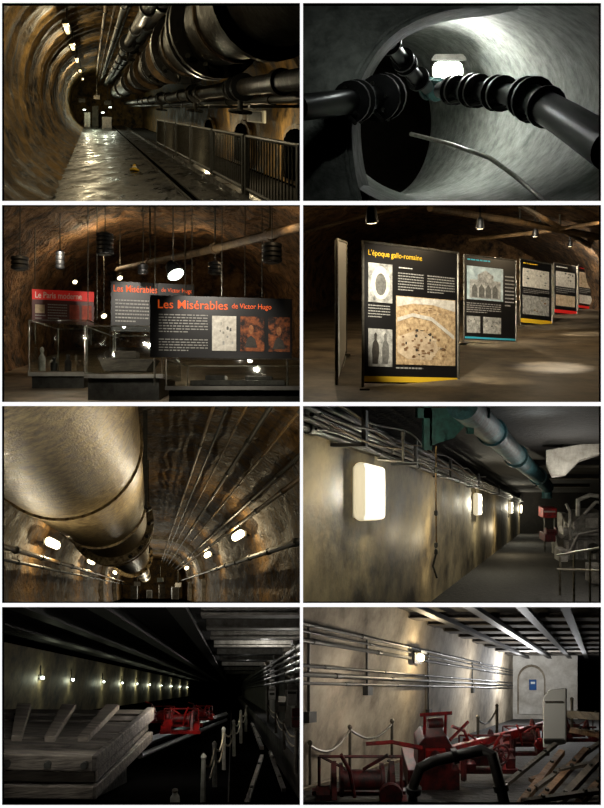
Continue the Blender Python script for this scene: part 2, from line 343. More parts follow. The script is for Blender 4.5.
for i,Y in enumerate((12.6,17.2,22)):
    arc=[(Y-.75,92),(Y-.75,50)]+[(Y-.75*math.cos(q*math.pi/8),50-24*math.sin(q*math.pi/8)) for q in range(1,8)]+[(Y+.75,50),(Y+.75,92)]
    o2=[(Y-.95,92),(Y-.95,50)]+[(Y-.95*math.cos(q*math.pi/8),50-30*math.sin(q*math.pi/8)) for q in range(1,8)]+[(Y+.95,50),(Y+.95,92)]
    t=thing('arched_niche',R.p(262,92,Y),'arched niche in the right gallery wall, %s behind the guardrail'%ORD[i],'niche','arched niches')
    MB().poly([R.p(257,b,y) for y,b in o2],(.06*k,0,0)).build('stone_arch',m_rock1,t,pn,False)
    MB().poly([R.p(255,b,y) for y,b in arc],(.05*k,0,0)).build('black_shade_plate',m_dark,t,pn,False)  # black plate proud of the wall stands for the shade inside the niche
t=thing('wall_plate',R.p(250,20,15),'small pale plate with dark face fixed to the right gallery wall','sign')
MB().rbox(R,246,249,4,22,14.3,15.9).build('plate',m_whitep,t,None,False); MB().rbox(R,245.2,246,6,20,14.5,15.7).build('face',m_board,t,None,False)
for i,(a0,a1,b0,b1,Y,m_,lb) in enumerate([(-36,-8,20,92,45,m_mach,'squat grey cabinet at the far end of the gallery, left'),(0,30,-10,92,47,m_concg,'taller dark cabinet at the far end of the gallery'),(45,85,40,92,43,m_mach,'low pale cabinet at the far end of the gallery, right')]):
    t=thing('control_cabinet',R.p((a0+a1)/2,b1,Y),lb,'cabinet','far end cabinets')
    MB().rbox(R,a0,a1,b0,b1,Y,Y+2).build('body',m_,t,None,False)
    MB().rbox(R,a0+3,(a0+a1)/2-1,b0+5,b1-8,Y-.1,Y).build('door',m_,t,None,False); MB().rbox(R,(a0+a1)/2+1,a1-3,b0+5,b1-8,Y-.1,Y).build('door',m_,t,None,False)
for i,(a,b,Y,lb) in enumerate([(-40,-30,40,'dim hanging board far down the gallery, left'),(20,-45,42,'dim hanging board far down the gallery, centre'),(60,-20,38,'dim hanging board far down the gallery, right')]):
    t=thing('hanging_board',R.p(a,b,Y),lb,'sign','far hanging boards')
    MB().rbox(R,a-13,a+13,b-8,b+8,Y,Y+.15).build('plate',m_concg,t,None,False); MB().rbox(R,a-1,a+1,b-80,b-8,Y,Y+.1).build('rod',m_rail,t,None,False)
for i,(a,b,Y) in enumerate([(-30,5,39),(40,15,37),(75,-5,41)]):  # lamps put in to light up the far end
    t=thing('added_end_lamp',R.p(a,b,Y),'tiny lamp added to brighten the far end of the gallery, %s from the left'%ORD[i],'lamp','added far end lamps')
    MB().rbox(R,a-6,a+6,b-3,b,Y,Y+.3).build('housing',m_rail,t,None,False); MB().rbox(R,a-5,a+5,b,b+4,Y,Y+.3).build('diffuser',m_glowc,t,None,False)
    light(R.p(a,b+9,Y-.5),100,(.95,1,.78),.03)
light(R.p(0,-20,44),200,(.9,1,.7)); light(R.p(40,40,34),50,(.95,1,.7))
t=thing('floor_marker',R.p(62,92,14.6),'small yellow marker cone standing on the wet walkway','cone')
MB().lathe(R.p(62,92,14.6),(0,0,1),[(0,.1*k),(.03*k,.1*k),(.03*k,.07*k),(.14*k,.02*k)],10).build('body',m_yel,t); MB().lathe(R.p(62,92,14.6),(0,0,1),[(.06*k,.06*k),(.09*k,.046*k)],10).build('band',m_txt,t)

# =================== P2: pale vault with valve pipework
pn=2; R2=Room(425,105)
def dp(d): return R2.p(0,0,10+d)-R2.p(0,0,10)
secs=[(7.1,475,105,215,140),(8,472,105,190,128),(10,465,105,152,108),(12,450,106,124,99),(14.5,430,108,95,89),(17,406,114,70,80),(20,387,122,44,74),(24,370,128,26,58)]
def lerp(t):
    for a,b in zip(secs,secs[1:]):
        if a[0]<=t<=b[0]:
            q=(t-a[0])/(b[0]-a[0]); return [a[i]+(b[i]-a[i])*q for i in range(5)]
n=96; Ysec=fr(7.1,20,.3); vs=[]; cs=[]
for Y in Ysec:
    _,cx,cy,hw,hh=lerp(Y)
    for j in range(n):
        q=2*math.pi*j/n; vs.append(W(cx+hw*math.cos(q),cy+hh*math.sin(q),Y)); cs.append((cx+hw*math.cos(q),Y,math.cos(q)))
fs=[]
for i in range(len(Ysec)-1):
    for j in range(n):
        if Ysec[i+1]<9.75 and cs[i*n+j][2]<-.1: continue
        fs.append((i*n+j,i*n+(j+1)%n,(i+1)*n+(j+1)%n,(i+1)*n+j))
struct(MB().add(vs,fs).build('wall_right',m_conc,None,pn),'smooth grey green concrete wall of the bending tunnel')
struct(MB().pbox(325,30,450,215,30,.3).build('wall_back',m_rockk,None,pn,False),'near-black sheet standing in for the shaded depth of the bending tunnel')  # passage darkness is put into this sheet's near-black colour
arch=cr([(364,206),(356,175),(352,140),(353,108),(362,78),(377,52),(397,32),(425,17),(455,9),(500,3),(545,-6)],4)
poly=[W(295,206,9.5)]+[W(a,b,9.5) for a,b in arch]+[W(295,-6,9.5)]
struct(MB().poly(poly,dp(.1)).build('wall_left',m_conc,None,pn),'concrete wall with a tall arched opening')
m_=len(arch); rows=[]
for jj in range(6):    # rounded concrete lip sweeping from the wall face into the opening
    q=jj/5*math.pi/2; rows.append([W(a-9*(1-math.sin(q))*math.cos(i/m_*1.5),b-7*(1-math.sin(q))*math.sin(i/m_*1.5),9.47)+dp(-.05*math.sin(q)+.35*(1-math.cos(q))) for i,(a,b) in enumerate(arch)])
rows.append([p+dp(1.0) for p in rows[-1]])
mb=MB().add(sum(rows,[]),[(r_*m_+i,r_*m_+i+1,(r_+1)*m_+i+1,(r_+1)*m_+i) for r_ in range(6) for i in range(m_-1)])
struct(mb.build('trim_9',m_conc,None,pn),'thick rounded concrete edge of the arched opening')
t=thing('wall_lamp',W(449,78,15.2),'glaring hooded rectangular lamp on the pale tunnel vault','lamp')
MB().pbox(432,56,466,79,15.3,.2).build('housing',m_rail,t,None,False,.02); MB().pbox(434,59,464,77,15.05,.25).build('diffuser',m_glowc,t,None,False,.14,seg=5)
MB().poly([W(431,60,14.95),W(435,54,14.95),W(463,54,14.95),W(467,60,14.95)],dp(.4)).build('hood',m_rail,t,None,False)
for p,e in (((449,70,14.6),140),((440,38,14.0),120),((466,44,13.6),40)): light(W(*p),e,(1,1,.96),.06)
light(W(400,16,7.7),6,(.93,1,.95),.05); light(W(335,60,7.6),2,(.93,1,.95),.05); light(W(370,60,8.8),2.4,(.93,1,.95),.05)  # weak fill added in front of the left wall
def ring(mb,c,d,r,th): 
    return mb.lathe(W(*c),W(*d)-W(*c),[(-th,r*.6),(-th,r),(th,r),(th,r*.6)],18)
t=thing('inlet_pipe',W(303,106,8.3),'black flanged pipe running in front of the left tunnel wall','pipe')
MB().ptube([(296,108,7.7),(340,103,8.7),(392,95,10.6)],[13,12,10],18).build('tube',m_blackg,t,pn)
for x,y,Y,r in ((351,102,9.0,20),(357,101,9.2,20),(379,98,9.9,22),(385,97,10.15,22)):
    f_=ring(MB(),(x,y,Y),(x+20,y-3,Y+.8),r*Y/F,.035).build('flange',m_black,t,pn)
    for j in range(8):
        q=j*math.pi/4; MB().lathe(W(x+r*.85*math.cos(q)*.4,y+r*.85*math.sin(q),Y-.05),(.5,1,0),[(-.07,.028),(.15,.028)],6).build('bolt',m_rail,f_,pn)
t=thing('branch_pipe',W(430,90,14),'black branch pipe bending down from the arch top to the turquoise valve','pipe')
MB().ptube([(384,24,10.9),(387,36,11.2),(394,48,11.6),(405,62,12.2),(416,77,13.2),(428,88,14.2)],[6.5]*6,14).build('tube',m_blackg,t,pn)
for x,y,Y,dx,dy in ((387,38,11.2,5,9),(390,43,11.4,6,9),(403,60,12.1,8,11),(406,64,12.3,8,11),(418,79,13.3,9,10)):
    f_=ring(MB(),(x,y,Y),(x+dx,y+dy,Y+.5),11.5*Y/F,.03).build('flange',m_black,t,pn)
    for j in range(6):
        q=j*math.pi/3; MB().lathe(W(x+9.5*math.cos(q),y+6*math.sin(q),Y),(dx,0,-dy),[(-.07,.024),(.07,.024)],6).build('bolt',m_rail,f_,pn)
t=thing('gate_valve',W(433,96,14),'turquoise painted valve in the middle of the black pipework','valve')
MB().lathe(W(432,89,14.3),W(445,90,13.9)-W(432,89,14.3),[(-.18,.12),(-.16,.22),(-.08,.22),(-.06,.15),(.1,.17),(.12,.23),(.2,.23),(.22,.12)],16).build('body',m_teal,t,pn)
MB().ptube([(434,86,14.1),(434,81,14.1)],[3,2.4],8).build('stem',m_black,t,pn)
MB().wheel(W(434,81,14.1),(0,-.4,1),.11,.016).build('handwheel',m_teal,t,pn)
t=thing('discharge_pipe',W(560,130,9.5),'thick black pipe with bolted couplings running straight to the right edge','pipe')
MB().ptube([(440,90,13.9),(470,90,13),(500,93,12),(530,98,10.8)],[7.5,8.5,9.5,11.5],18).build('tube',m_blackg,t,pn)
MB().ptube([(528,97,10.9),(566,120,9.4),(612,150,7.9)],[14,17,21],24).build('tube',m_blackg,t,pn)
for x,y,Y,r in ((452,90,13.5,14),(457,90,13.35,14),(472,90.5,12.85,16),(478,91,12.7,16),(496,93,12.1,17),(502,93.5,11.9,17),(526,97.5,10.95,20),(533,100,10.7,22),(546,107,10.15,20)):
    f_=ring(MB(),(x,y,Y),(x+20,y+5,Y-.7),r*Y/F,.034).build('flange',m_black,t,pn)
    for j in range(8):
        q=j*math.pi/4+.3; MB().lathe(W(x+r*.4*math.cos(q),y+r*.86*math.sin(q),Y-.03),(1,-.6,0),[(-.11,.028),(.11,.028)],6).build('bolt',m_rail,f_,pn)
t=thing('handrail',W(505,158,11),'slender grey handrail falling diagonally beneath the thick black pipe','handrail')
MB().ptube([(411,134,14.6),(450,144,13.2),(490,158,11.8),(515,176,10.6),(550,206,9.2)],[2,2.1,2.2,2.3,2.6],10).build('rail',m_steel,t,pn)
for x,y,Y in ((445,143,13.4),(496,162,11.5)): MB().ptube([(x,y,Y),(x+9,y+6,Y+1.2)],1.6,8).build('bracket',m_steel,t,pn)

# =================== P3: exhibition with glass cases
R=Room(170,312); pn=3
prof=cr([(-260,100),(-262,0),(-225,-85),(-120,-150),(0,-168),(130,-150),(240,-70),(268,20),(264,100)],10)
shell(R,prof,fr(7.1,27,.3),'ceiling',m_rockd,pn,'dark brown vault over the glass display cases',rough(11))
struct(MB().rbox(R,-264,266,96,102,7.1,27).build('floor',m_expofloor,None,pn,False),'dim floor of the display case gallery')
struct(MB().rbox(R,-264,268,-170,100,27,27.3).build('wall_back',m_rockd,None,pn,False),'brown end wall behind the display cases')
t=thing('ceiling_beam',W(200,250,12),'dim rough brown pipe slanting below the vault above the display panels','pipe')
MB().ptube([(118,270,17),(200,252,12.2),(306,226,8.8)],[3,3.8,4.8],10).build('tube',m_brassd,t,pn)
for x,y,Y in ((150,263,14.8),(215,248,11.6),(270,235,9.8)): MB().ptube([(x,y+5,Y),(x,y-60,Y)],.8,6).build('hanger',m_rail,t,pn); MB().lathe(W(x,y,Y),W(306,226,8.8)-W(200,252,12.2),[(-.06,.05),(-.06,.095),(.06,.095),(.06,.05)],12).build('collar',m_brassd,t,pn)
def pendant(x,y,Y,w,h,label,nr=5,m=None):
    t=thing('pendant_lamp',W(x,y+h/2,Y),label,'lamp','ribbed pendant lamps'); k=Y/F
    prof_=[(0,w*.42*k)]
    for i in range(nr): z=h*(i+.5)/nr; prof_+=[(z*k-.02,w*.5*k),(z*k+.02,w*.5*k),(z*k+.03,w*.4*k)]
    prof_+=[(h*k,w*.3*k),(h*1.1*k,w*.12*k)]
    MB().lathe(W(x,y+h/2,Y),(0,0,1),prof_,14).build('shade',m or m_black,t,pn)
    MB().ptube([(x,y-h*.55,Y),(x,150,Y)],.5,5).build('cord',m_rail,t,pn)
    MB().lathe(W(x,y+h/2,Y),(0,0,1),[(-.01,w*.34*k),(.01,w*.34*k)],12).build('lens',m_rail,t,pn)
for a in ((105,244,11,17,21,'ribbed black pendant lamp high above the left glass case',5),(20,263,10.5,17,13,'ribbed black pendant lamp nearest the left edge',3,m_railk),(143,269,12.5,11,10,'small black pendant lamp between the two tall display panels',2),(272,253,9.5,20,19,'ribbed black pendant lamp above the right end of the front panel',4,m_railk),(215,268,13,14,12,'black pendant lamp above the middle of the front panel',3),(60,260,14,9,18,'slim dark pendant lamp over the red headed panel',4)):
    pendant(*a)
t=thing('spotlight',W(178,280,12),'glowing oval spotlight tilted above the front panel','lamp')
ax=V((.45,-.3,-.84)); c=W(176,275,11.4)
MB().lathe(c-ax*.26,ax,[(0,.05),(.05,.1),(.22,.14),(.24,.14)],16).build('housing',m_black,t,pn)
MB().lathe(c,ax,[(-.03,.13),(.0,.135),(.03,.1)],18).build('lens',m_glowc,t,pn)
MB().ptube([(173,266,11.4),(173,150,11.4)],.6,5).build('cord',m_rail,t,pn)
for i,(x,y,Y,lb) in enumerate([(120,278,18,'tiny glowing spot lamp behind the second panel'),(12,290,17,'tiny glowing spot lamp at the far left of the display gallery'),(104,316,17,'tiny glowing spot lamp low between the red header and the second panel'),(75,282,20,'tiny glowing spot lamp above the red header')]):
    t=thing('spot_lamp',W(x,y,Y),lb,'lamp','small far spot lamps'); ax=V((.5,-.6,-.7))
    MB().lathe(W(x,y,Y),ax,[(-.14,.05),(0,.1)],10).build('housing',m_black,t,pn); MB().lathe(W(x,y,Y),ax,[(.0,.065),(.03,.045)],10).build('lens',m_glow,t,pn)
    MB().ptube([(x,y-1,Y+.1),(x,y-60,Y+.1)],.4,5).build('cord',m_rail,t,pn)
for i,(x,Y,yb) in enumerate([(185,12.6,300),(192,12.6,296),(245,10.5,296),(222,11,296),(88,11.5,320),(97,12,320),(155,13,290),(35,14,288),(262,10.6,297)]):
    cable([(x,200,Y),(x,yb,Y)],.5,m_steel,'thin hanging wire of the display panels, %s in the row'%ORD[i],'wire',pn,'hanging_wire','hanging wires')
def board3(q,name_label,title,tm,ta,pics,cols,pn,stripe=None,header=None,th=.02,bm_=None):
    t=thing('exhibit_panel',q.q(.5,1),name_label,'display panel','exhibition panels')
    mb=MB(); q.rect(mb,0,0,1,1,-th,th); mb.build('board',bm_ or m_board,t,pn,False)
    if header: q.rect(MB(),*header[0],.001,.003).build('header_band',header[1],t,pn,False)
    if title: q.text(title,*ta,.008,tm,t,pn=pn,bold=.004)
    P=[q.rect(MB(),*r,.001,.006).build('picture',m,t,pn,False) for (r,m) in pics]
    for (r,l,m) in cols: q.words(*r,l,.002,m,t,pn)
    if stripe: q.rect(MB(),*stripe[0],.001,.004).build('stripe',stripe[1],t,pn,False)
    return t,P
q=Quad(W(150,295,10),W(292,299,10.3),W(150,357,10))
t,P=board3(q,'black panel on orange titled novel in front of the other cases',None,None,None,[((.43,.31,.6,.88),m_sketch),((.63,.31,.8,.88),m_fire),((.83,.31,.985,.88),m_fire)],[((.06,.3,.4,.62),7,m_txtg),((.06,.7,.4,.92),5,m_txtg)],3)
q.text('Les Misérables',.055,.07,.54,.21,.008,m_org,t,pn=pn,bold=.006); q.text('de Victor Hugo',.57,.1,.85,.21,.008,m_org,t,pn=pn,bold=.0)
for (s0,b0),pp_ in zip(((.66,.4),(.86,.42)),P[1:]):
    q.shape(MB(),[(s0+.045+.018*math.cos(j*.5),b0+.12+.075*math.sin(j*.5)) for j in range(13)],.008).build('portrait_head',m_fireh,pp_,pn,False)
    q.shape(MB(),[(s0+.0,b0+.42),(s0+.018,b0+.27),(s0+.045,b0+.22),(s0+.075,b0+.28),(s0+.09,b0+.42)],.008,.001).build('portrait_coat',m_inkd,pp_,pn,False)
q.doodle(.44,.36,.59,.86,9,[m_gray,m_post,m_inkg],P[0],pn)
for s0 in (.03,.97): MB().tube([q.q(s0,.9,-.05),q.q(s0,1.45,-.05)],.015,8).build('support_rod',m_steel,t,pn)
q=Quad(W(111,281,13),W(194,285,13.4),W(111,331,13))
t,P=board3(q,'black panel with orange title standing behind the front panel',None,None,None,[((.5,.42,.72,.85),m_beige)],[((.05,.36,.45,.85),7,m_txtg)],3)
q.text('Les Misérables',.03,.07,.55,.21,.008,m_org,t,pn=pn,bold=.006); q.text('de Victor Hugo',.6,.09,.98,.2,.008,m_org,t,pn=pn,bold=.0)
for s0 in (.05,.95): MB().tube([q.q(s0,.9,-.05),q.q(s0,1.5,-.05)],.015,8).build('support_rod',m_steel,t,pn)
q=Quad(W(32,289,16),W(94,292,16.4),W(32,323,16))
t,P=board3(q,'small dark red panel with a red header left of the glass cases',None,None,None,[((.05,.45,.2,.7),m_beige),((.6,.42,.76,.9),m_redpic),((.8,.42,.96,.9),m_redpic)],[((.25,.42,.56,.9),6,m_txtg),((.05,.75,.22,.92),2,m_txtg)],3,header=((0,0,1,.3),m_redp),bm_=m_boardr)
q.text('Le Paris moderne',.05,.07,.8,.25,.008,m_txt,t,pn=pn,bold=.01)
for s0 in (.05,.95): MB().tube([q.q(s0,.9,-.05),q.q(s0,1.6,-.05)],.015,8).build('support_rod',m_steel,t,pn)
def case(x0,x1,yt,ydeck,yb,Y,d,label):
    t=thing('display_case',W((x0+x1)/2,yb,Y),label,'display case','glass display cases')
    MB().pbox(x0+4,ydeck+4,x1-4,yb,Y+.1,d-.2).build('plinth',m_rail,t,pn,False)
    MB().pbox(x0,ydeck,x1,ydeck+4,Y,d).build('deck',m_table,t,pn,False)
    MB().pbox(x0+1,yt,x1-1,ydeck,Y+.03,d-.06).build('glass_cover',m_glass,t,pn,False)
    for x in (x0+1,x1-1):
        for dd in (0,d): MB().tube([W(x,yt,Y)+V((0,dd,0)),W(x,ydeck,Y)+V((0,dd,0))],.009,6).build('edge_strip',m_steel,t,pn)
    for dd in (0,d): MB().tube([W(x0+1,yt,Y)+V((0,dd,0)),W(x1-1,yt,Y)+V((0,dd,0))],.009,6).build('edge_strip',m_steel,t,pn)
    for x in (x0+1,x1-1): MB().tube([W(x,yt,Y),W(x,yt,Y)+V((0,d,0))],.009,6).build('edge_strip',m_steel,t,pn)
    return t
case(165,318,359,386,412,8.4,1.6,'low glass case with pale deck in front of the orange titled panel')
case(84,163,326,374,410,10.8,1.6,'glass case beneath the second panel holding a dark model')
case(28,88,320,372,405,12.5,1.5,'tall glass case at left holding a bottle and small figures')
t=thing('boat_model',W(124,372,11.3),'dark model hull lying inside the middle glass case','model')
MB().poly([W(98,358,11.3),W(154,359,11.3),W(146,371,11.3),W(104,371,11.3)],(0,.5,0)).build('hull',m_wood,t,pn,False); MB().pbox(114,351,136,358,11.4,.25).build('deck_house',m_wood,t,pn,False)
t=thing('tunnel_model',W(235,380,9.0),'low grey relief model lying in the front glass case','model')
MB().pbox(190,380,285,385.5,8.8,.7).build('base',m_machd,t,pn,False,.01); MB().pbox(205,375,225,380,9,.3).build('block',m_machd,t,pn,False,.01); MB().pbox(245,376,272,380,9,.3).build('block',m_machd,t,pn,False,.01)
for i,(x,yb,h,Y,m,lb) in enumerate([(42,371,24,13,m_post,'pale bottle standing in the left glass case'),(54,371,14,13,m_railk,'dark squat figurine beside the pale bottle'),(68,371,17,13,m_woodk,'dark wooden figurine standing in the middle of the left case'),(80,371,11,13,m_brassd,'small brass figurine at right inside the left case')]):
    t=thing('figurine' if i else 'bottle',W(x,yb,Y),lb,'figurine' if i else 'bottle')
    q_=Y/F; MB().lathe(W(x,yb,Y),(0,0,1),[(0,3.4*q_),(h*.55*q_,3.5*q_),(h*.7*q_,1.5*q_),(h*.75*q_,1.3*q_)],12).build('body',m,t,pn); MB().lathe(W(x,yb,Y),(0,0,1),[(h*.75*q_,1.3*q_),(h*.84*q_,2.1*q_),(h*.95*q_,1.8*q_),(h*q_,.5*q_)],12).build('top',m,t,pn)
light(W(205,240,8.6),150,(1,.92,.8),.03,60,W(222,330,10.2)); light(W(130,240,11),180,(1,.92,.8),.03,50,W(150,313,13)); light(W(60,250,13.5),220,(1,.9,.75),.03,55,W(64,305,16.2))
light(W(182,284,10.9),36,(1,.93,.8),.04)
for p,e in (((100,250,17),80),((250,248,13),34),((40,275,19),56),((190,260,20),48),((25,235,10),10),((280,225,9),5)): light(W(*p),e,(1,.74,.44),.03)
for p,e in (((60,340,10.8),26),((124,336,10),22),((230,350,7.8),10),((250,364,9.2),7),((60,330,13.2),9),((124,336,11.6),7)): light(W(*p),e,(1,.92,.8),.03)  # added fill in and around the cases

# =================== P4: row of printed panels
R4=Room(430,275); pn=4
prof=cr([(-330,110),(-335,-30),(-260,-110),(-120,-150),(60,-165),(260,-140),(420,-60),(480,40),(480,110)],10)
shell(R4,prof,fr(7.1,40,.3),'ceiling',m_rockd,pn,'brown vault above the row of printed panels',rough(11))
struct(MB().rbox(R4,-340,485,101,106,7.1,40).build('floor',m_expofloor,None,pn,False),'mottled lit floor under the row of printed panels')
struct(MB().rbox(R4,-340,485,-170,104,40,40.3).build('wall_back',m_rockd,None,pn,False),'brown end wall behind the row of panels')
def stand(q,t,pn,ext=.06):
    for s0 in (.0,1.0):
        MB().tube([q.q(s0,-.01,0),q.q(s0,1+ext,0)],.018,8).build('side_pole',m_steel,t,pn)
        c=q.q(s0,1+ext,0); MB().box8([c+V((dx,dy,dz)) for dy in(-.25,.25) for dx,dz in((-.06,.03),(.06,.03),(.06,0),(-.06,0))]).build('foot',m_steel,t,pn,False)
    MB().tube([q.q(0,-.005,0),q.q(1,-.005,0)],.018,8).build('top_rail',m_steel,t,pn); MB().tube([q.q(0,1+ext*.6,0),q.q(1,1+ext*.6,0)],.016,8).build('base_bar',m_steel,t,pn)
def wq(x0,yt0,yb0,Y0,x1,Y1):
    TL=W(x0,yt0,Y0); BL=W(x0,yb0,Y0); TR=V((W(x1,0,Y1).x,Y1,TL.z)); return Quad(TL,TR,BL)
q=wq(363,242,383,9,458,9.7)
t,P=board3(q,'large black panel on the gallo-roman period nearest the viewer',None,None,None,[((.05,.14,.29,.42),m_gray),((.33,.36,.965,.86),m_map),((.05,.61,.29,.88),m_gray)],[((.35,.19,.62,.33),7,m_txtg),((.66,.19,.96,.33),7,m_txtg),((.36,.15,.6,.17),1,m_txt),((.05,.44,.27,.54),5,m_txtg),((.33,.88,.8,.91),1,m_txtg)],4,stripe=((0,.95,1,.99),m_yel))
q.text("L'époque gallo-romaine",.05,.047,.6,.1,.008,m_yel,t,pn=pn,bold=.0)
stand(q,t,pn)
q.shape(MB(),[(.17+.095*math.cos(j*.4),.28+.12*math.sin(j*.4)) for j in range(16)],.008).build('oval_print',m_sketch,P[0],pn,False)
q.shape(MB(),[(.17+.055*math.cos(j*.4),.29+.08*math.sin(j*.4)) for j in range(16)],.013).build('oval_motif',m_inkg,P[0],pn,False)
for s0 in (.12,.22): q.shape(MB(),[(s0-.03,.86),(s0-.034,.76),(s0-.026,.71),(s0-.01,.69),(s0-.013,.65),(s0,.637),(s0+.013,.65),(s0+.01,.69),(s0+.03,.72),(s0+.036,.78),(s0+.022,.86)],.008).build('statue_print',m_inkg if s0>.2 else m_inkd,P[2],pn,False)
q.shape(MB(),[(.335,.44),(.5,.41),(.72,.41),(.96,.45),(.96,.365),(.335,.365)],.008,.002).build('sky_print',m_sketch,P[1],pn,False)
q.shape(MB(),[(.34,.52),(.5,.48),(.7,.5),(.95,.63),(.95,.66),(.7,.53),(.5,.505),(.34,.55)],.008).build('river_print',m_sketch,P[1],pn,False)
q.shape(MB(),[(.34,.66),(.55,.6),(.72,.64),(.78,.74),(.7,.82),(.45,.82),(.34,.77)],.008,.002).build('town_print',m_beige,P[1],pn,False)
q.doodle(.34,.55,.95,.86,60,[m_inkm,m_beige,m_inkm,m_inkm,m_inkd],P[1],pn,o=.011,sc=.55); q.doodle(.34,.42,.95,.5,16,[m_inkm,m_beige],P[1],pn,o=.011,sc=.7)
q=wq(464,255,339,14.4,516,15)
t,P=board3(q,'second panel in the row with a large pale building print and teal heading',None,None,None,[((.05,.12,.74,.52),m_bluep),((.05,.72,.3,.92),m_gray),((.36,.72,.7,.92),m_gray)],[((.06,.035,.8,.08),1,m_cyan),((.05,.56,.7,.69),5,m_txtg),((.78,.2,.96,.6),9,m_txtg)],4,stripe=((0,.967,1,.99),m_cyan)); stand(q,t,pn)
q.shape(MB(),[(.1,.5),(.1,.28),(.25,.28),(.25,.22),(.4,.16),(.55,.22),(.55,.28),(.69,.28),(.69,.5)],.008).build('building_print',m_gray,P[0],pn,False)
for x0 in (.14,.27,.4,.53): q.shape(MB(),[(x0,.49),(x0,.38),(x0+.05,.33),(x0+.1,.38),(x0+.1,.49)],.013).build('arch_print',m_inkg,P[0],pn,False)
q.doodle(.05,.72,.3,.92,5,[m_inkg],P[1],pn); q.doodle(.36,.72,.7,.92,7,[m_inkg,m_sketch],P[2],pn)
q=wq(520,259,323,20,552,20.8)
t,P=board3(q,'third panel in the row with pale prints and a gold bottom stripe',None,None,None,[((.08,.13,.9,.42),m_sketch),((.08,.55,.9,.85),m_gray)],[((.1,.04,.8,.09),1,m_yel),((.1,.45,.9,.53),3,m_txtg)],4,stripe=((0,.92,1,.985),m_yel)); stand(q,t,pn)
q.doodle(.08,.13,.9,.42,9,[m_inkg,m_gray],P[0],pn); q.doodle(.08,.55,.9,.85,8,[m_inkm,m_gray],P[1],pn)
q=wq(554,263,313,25.5,577,26.2)
t,P=board3(q,'fourth panel in the row with pale prints and a red bottom stripe',None,None,None,[((.08,.15,.9,.45),m_sketch),((.08,.62,.9,.84),m_beige)],[((.1,.05,.9,.1),1,m_txt),((.1,.48,.9,.6),3,m_txtg)],4,stripe=((0,.92,1,.985),m_redp)); stand(q,t,pn)
q.doodle(.08,.15,.9,.45,7,[m_inkg],P[0],pn)
q=wq(578,265,308,29.5,594,30.2)
t,P=board3(q,'fifth panel in the row with tan prints and a red heading',None,None,None,[((.08,.15,.9,.5),m_beige),((.08,.68,.9,.88),m_sketch)],[((.1,.05,.9,.1),1,m_redp),((.1,.53,.9,.65),3,m_txtg)],4,stripe=((0,.93,1,.985),m_redp)); stand(q,t,pn)
q.doodle(.08,.15,.9,.5,6,[m_inkm],P[0],pn)
q=wq(595,266,304,34,605,34.4)
t,P=board3(q,'sixth and farthest panel cut by the right edge',None,None,None,[((.08,.15,.9,.55),m_sketch)],[((.1,.6,.9,.85),4,m_txtg)],4); stand(q,t,pn)
q=Quad(W(337,240,9.2),W(346,243,12.4),W(339,386,9.2)); q.w=V((0,0,-1.9))
t=thing('exhibit_panel',q.q(.5,1),'white panel seen almost edge-on left of the large black panel','display panel')
q.rect(MB(),0,0,1,1,-.03,.03).build('board',m_whitep,t,pn,False); stand(q,t,pn)
light(W(318,300,9.4),9,(1,.93,.8),.04)  # fill added to make the edge-on panel paler
for i,(p,r,lb) in enumerate([([(430,208,12),(520,222,15),(604,238,19)],3.5,'brown duct crossing the vault above the panel row'),([(520,205,12),(560,228,17),(590,246,26)],2.6,'thin pipe slanting down to the far panels'),([(303,232,11),(370,214,10),(420,203,9.4)],2,'slender rod under the vault at upper left'),([(470,240,20),(540,232,18),(604,222,14)],2,'low rod crossing behind the second panel')]):
    t=thing('roof_pipe',W(*p[1]),lb,'pipe','rods under the exhibition vault'); MB().ptube(p,r,8).build('tube',m_brassd,t,pn)
    x,y,Y=p[1]; MB().ptube([(x,y,Y),(x,y-14,Y)],1,6).build('hanger',m_rail,t,pn)
for i,(x,y,Y) in enumerate([(372,222,8.6),(480,228,13),(535,236,18),(570,246,24)]):
    t=thing('track_spot',W(x,y,Y),'black track spotlight over the panel row, %s from the left'%ORD[i],'lamp','track spotlights'); ax=(.1,.5,-1)
    MB().lathe(W(x,y,Y),ax,[(-.2,.03),(-.16,.06),(0,.08)],12).build('housing',m_black,t,pn); MB().lathe(W(x,y,Y),ax,[(0,.06),(.01,.06)],12).build('lens',m_glow,t,pn); MB().ptube([(x,y-4,Y),(x,y-30,Y)],.8,6).build('stem',m_black,t,pn)
light(W(410,210,7.5),360,(1,.92,.76),.03,62,W(415,300,9.3)); light(W(470,222,11),600,(1,.92,.76),.03,52,W(490,290,14.6)); light(W(520,236,15.5),850,(1,.92,.76),.03,52,W(537,288,20.2)); light(W(556,246,20),1200,(1,.9,.74),.03,56,W(570,284,27)); light(W(580,250,25),700,(1,.9,.74),.03,60,W(592,284,31))
for p,e in (((500,240,17),100),((570,245,28),130),((330,235,12),44),((420,225,14),66),((590,262,34),80),((480,215,9),16),((590,225,14),50),((350,225,9),5)): light(W(*p),e,(1,.74,.44),.03)
light(W(575,250,12),260,(1,.88,.68),.03,32,W(556,352,11.2),.8); light(W(540,262,16),340,(1,.88,.68),.03,36,W(585,330,17),.8); light(W(500,250,9),90,(1,.86,.62),.03,32,W(500,388,9.6),.8); light(W(440,262,14),170,(1,.86,.62),.03,40,W(480,350,15),.8); light(W(545,310,11),7,(1,.82,.58),.04)  # spots without fixtures, added to make the floor pools

